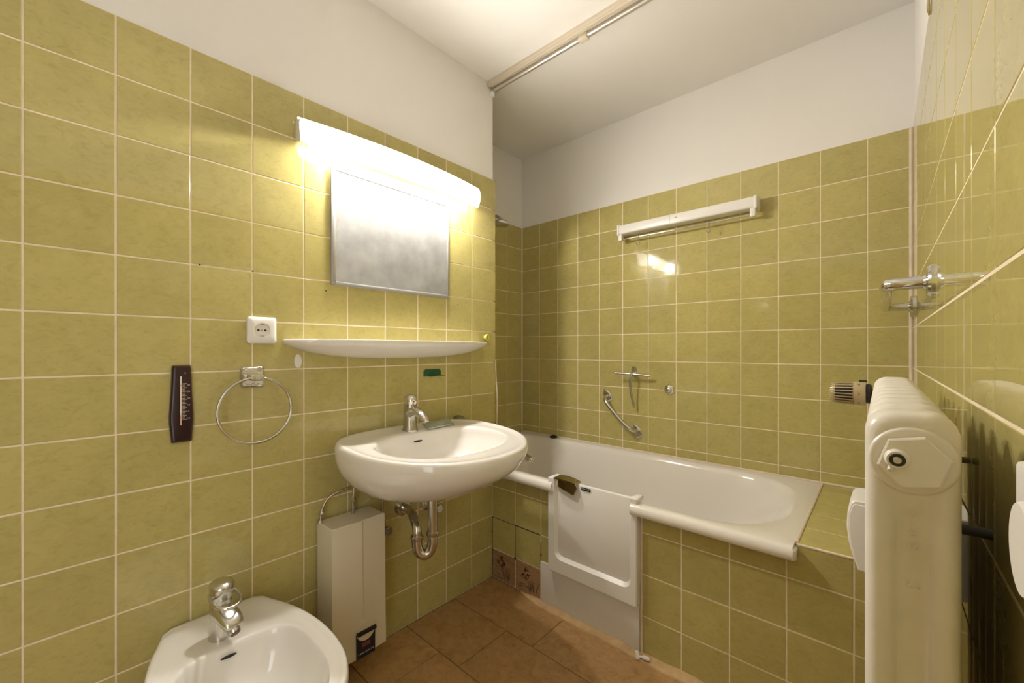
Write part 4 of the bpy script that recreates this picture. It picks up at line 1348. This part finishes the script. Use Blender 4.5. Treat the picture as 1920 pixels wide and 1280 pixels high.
mk('vent_screw', lathe((vx, RY0 - 0.0196, vz), (0, -1, 0), [(0.0034, 0), (0.0028, 0.0010)], 10), 'chrome_dark', hx)
mk('vent_spout', tube([(vx - 0.004, RY0 - 0.013, vz - 0.007), (vx - 0.0045, RY0 - 0.016, vz - 0.0105)], 0.0022, 8), 'radiator_paint', hx)
for s, z, size in (('R', 0.9655, 0.0072), ('E', 0.9475, 0.0092), ('16', 0.9360, 0.0082), ('22', 0.9010, 0.0095)):
    mk('cast_lettering', text_geo(s, size, (RXC + 0.001, RY0 + 0.0064, z), (1, 0, 0), (0, 0, 1), 0.0012), 'radiator_paint', rad, smooth=False)
# wall brackets, supply pipe, valve
for y in (0.7125, 1.130):
    mk('wall_bracket', tube([(RX1 - 0.004, y, 0.9165), (XR + 0.002, y, 0.9165)], 0.0055, 10), 'black', rad)
mk('wall_bracket', tube([(RX1 - 0.004, 0.90, 0.53), (XR + 0.002, 0.90, 0.53)], 0.0055, 10), 'black', rad)
VY = RY0 + RN * RP + 0.024
vb = thing('radiator_valve', (RXC, VY, HZ), 'beige ribbed thermostat valve on the radiator end', 'radiator valve')
mk('valve_body', tube([(RXC, VY - 0.026, HZ), (RXC, VY + 0.006, HZ)], 0.0125, 14).join(tube([(RXC + 0.004, VY, HZ), (RX0 - 0.004, VY, HZ)], 0.012, 14)).join(tube([(RXC + 0.004, VY, HZ + 0.008), (RXC + 0.004, VY, HZ - 0.04), (RXC + 0.004, VY, 0.0)], 0.008, 12)), 'black', vb)
mk('collar', lathe((RX0 - 0.003, VY, HZ), (-1, 0, 0), [(0.018, 0), (0.022, 0.003), (0.022, 0.010), (0.016, 0.012)], 24), 'black', vb)
hd = mk('head', lathe((RX0 - 0.014, VY, HZ), (-1, 0, 0), [(0.0262, 0), (0.0268, 0.002), (0.0262, 0.020), (0.0235, 0.022), (0.0215, 0.058), (0.018, 0.0625)], 36), 'thermostat_beige', vb, 30)
for i in range(22):
    a = 2 * PI * i / 22
    ca, sa_ = math.cos(a), math.sin(a)
    x0 = RX0 - 0.014
    g = Geo()
    t1, t2 = V(0, -sa_, ca) * 0.0011, V(0, ca, sa_)
    pts = []
    for (h, r0, r1) in ((0.0215, 0.022, 0.0262), (0.045, 0.0205, 0.0252), (0.060, 0.0185, 0.0225), (0.0635, 0.0170, 0.0195)):
        c0 = V(x0 - h, VY, HZ)
        pts.append([c0 + t2 * r0 - t1, c0 + t2 * r1 - t1, c0 + t2 * r1 + t1, c0 + t2 * r0 + t1])
    mk('rib', loft(pts, True, True), 'thermostat_beige', hd, 40)
mk('core', lathe((RX0 - 0.0365, VY, HZ), (-1, 0, 0), [(0.0242, 0), (0.0222, 0.030), (0.0195, 0.0385)], 30), 'black', hd)
mk('limit_clip', box(RX0 - 0.026, RX0 - 0.012, VY - 0.003, VY + 0.003, HZ + 0.0262, HZ + 0.0300, 0.0008), 'black', vb)
for s, a in (('3', 180), ('2', 232), ('4', 128)):
    rad_a = R(a)
    nrm = V(0, math.cos(rad_a), math.sin(rad_a))
    mk('numeral', text_geo(s, 0.0085, V(RX0 - 0.0255, VY, HZ) + nrm * 0.0264, (1, 0, 0), nrm.cross(V(1, 0, 0)), 0.0002), 'black', hd, smooth=False)

# ---------------------------------------------------------------- grab bar on the radiator wall
gr = thing('grab_bar', (XR, 1.72, 1.27), 'long chrome grab bar with round flanges on the wall above the radiator', 'grab bar')
GZ, GX = 1.2685, 1.4330
mk('bar', tube(smooth_path([(XR, 1.385, GZ), (XR - 0.02, 1.385, GZ), (GX + 0.026, 1.387, GZ), (GX + 0.008, 1.394, GZ), (GX, 1.415, GZ), (GX, 1.55, GZ), (GX, 1.95, GZ), (GX, 2.088, GZ), (GX + 0.008, 2.108, GZ), (GX + 0.026, 2.115, GZ), (XR - 0.02, 2.117, GZ), (XR, 2.117, GZ)], 6), 0.0145, 18), 'chrome', gr)
for y in (1.385, 2.117):
    mk('flange', lathe((XR + 0.001, y, GZ), (-1, 0, 0), [(0.0405, 0), (0.0405, 0.006), (0.0365, 0.011), (0.019, 0.013), (0.0165, 0.017)], 32), 'chrome', gr)

# ---------------------------------------------------------------- white box beside the radiator
wbx = thing('plastic_box', (XR, 1.32, 0.60), 'white plastic box with bulging front on the wall between radiator and bathtub', 'wall box')
prof = [(XR, 0.598), (1.383, 0.606), (1.374, 0.635), (1.366, 0.670), (1.3625, 0.705), (1.3640, 0.735), (1.3700, 0.758), (1.376, 0.7655), (1.385, 0.767), (XR, 0.767)]
mk('cover', prism(prof, (0, 1.398, 0), (1, 0, 0), (0, 0, 1), 0.118, 0.003, 0.003), 'white_plastic', wbx, 35)
mk('side_panel', prism([(XR, 0.600), (1.3860, 0.609), (1.3780, 0.636), (1.3700, 0.671), (1.3667, 0.705), (1.3682, 0.733), (1.3735, 0.752), (1.3775, 0.7575), (XR, 0.7575)], (0, 1.2805, 0), (1, 0, 0), (0, 0, 1), 0.003, 0.001, 0.001), 'white_plastic', wbx, 35)

# ---------------------------------------------------------------- switch on the radiator wall, seen edge-on
sw = thing('light_switch', (XR, 0.455, 0.98), 'white plastic switch with round knob on the tiles beside the radiator', 'switch')
mk('plate', box(1.4930, XR + 0.001, 0.412, 0.498, 0.950, 1.0360, 0.003), 'white_plastic', sw)
mk('knob', lathe((1.4935, 0.440, 0.992), (-1, 0, 0), [(0.0290, 0), (0.0285, 0.006), (0.0270, 0.008)], 32), 'white_plastic', sw)

# white plastic scraps on the floor strip
sc = thing('floor_fitting', (0.79, 1.45, 0.01), 'small white plastic connector lying on the floor beside the bathtub door', 'fitting')
mk('plug', lathe((0.7720, 1.450, 0.004), (-0.25, 0.1, 1), [(0.0080, 0), (0.0085, 0.006), (0.0072, 0.009), (0.0072, 0.020), (0.0055, 0.023)], 14), 'white_plastic', sc)
mk('stem', tube([(0.775, 1.451, 0.0125), (0.790, 1.455, 0.0135)], 0.0035, 10), 'white_plastic', sc)
mk('socket', lathe((0.788, 1.4545, 0.0140), (0.97, 0.25, -0.05), [(0.0070, 0), (0.0075, 0.004), (0.0066, 0.020), (0.005, 0.023)], 14), 'white_plastic', sc)

for o in bpy.data.objects:
    if '_o' in o:
        del o['_o']
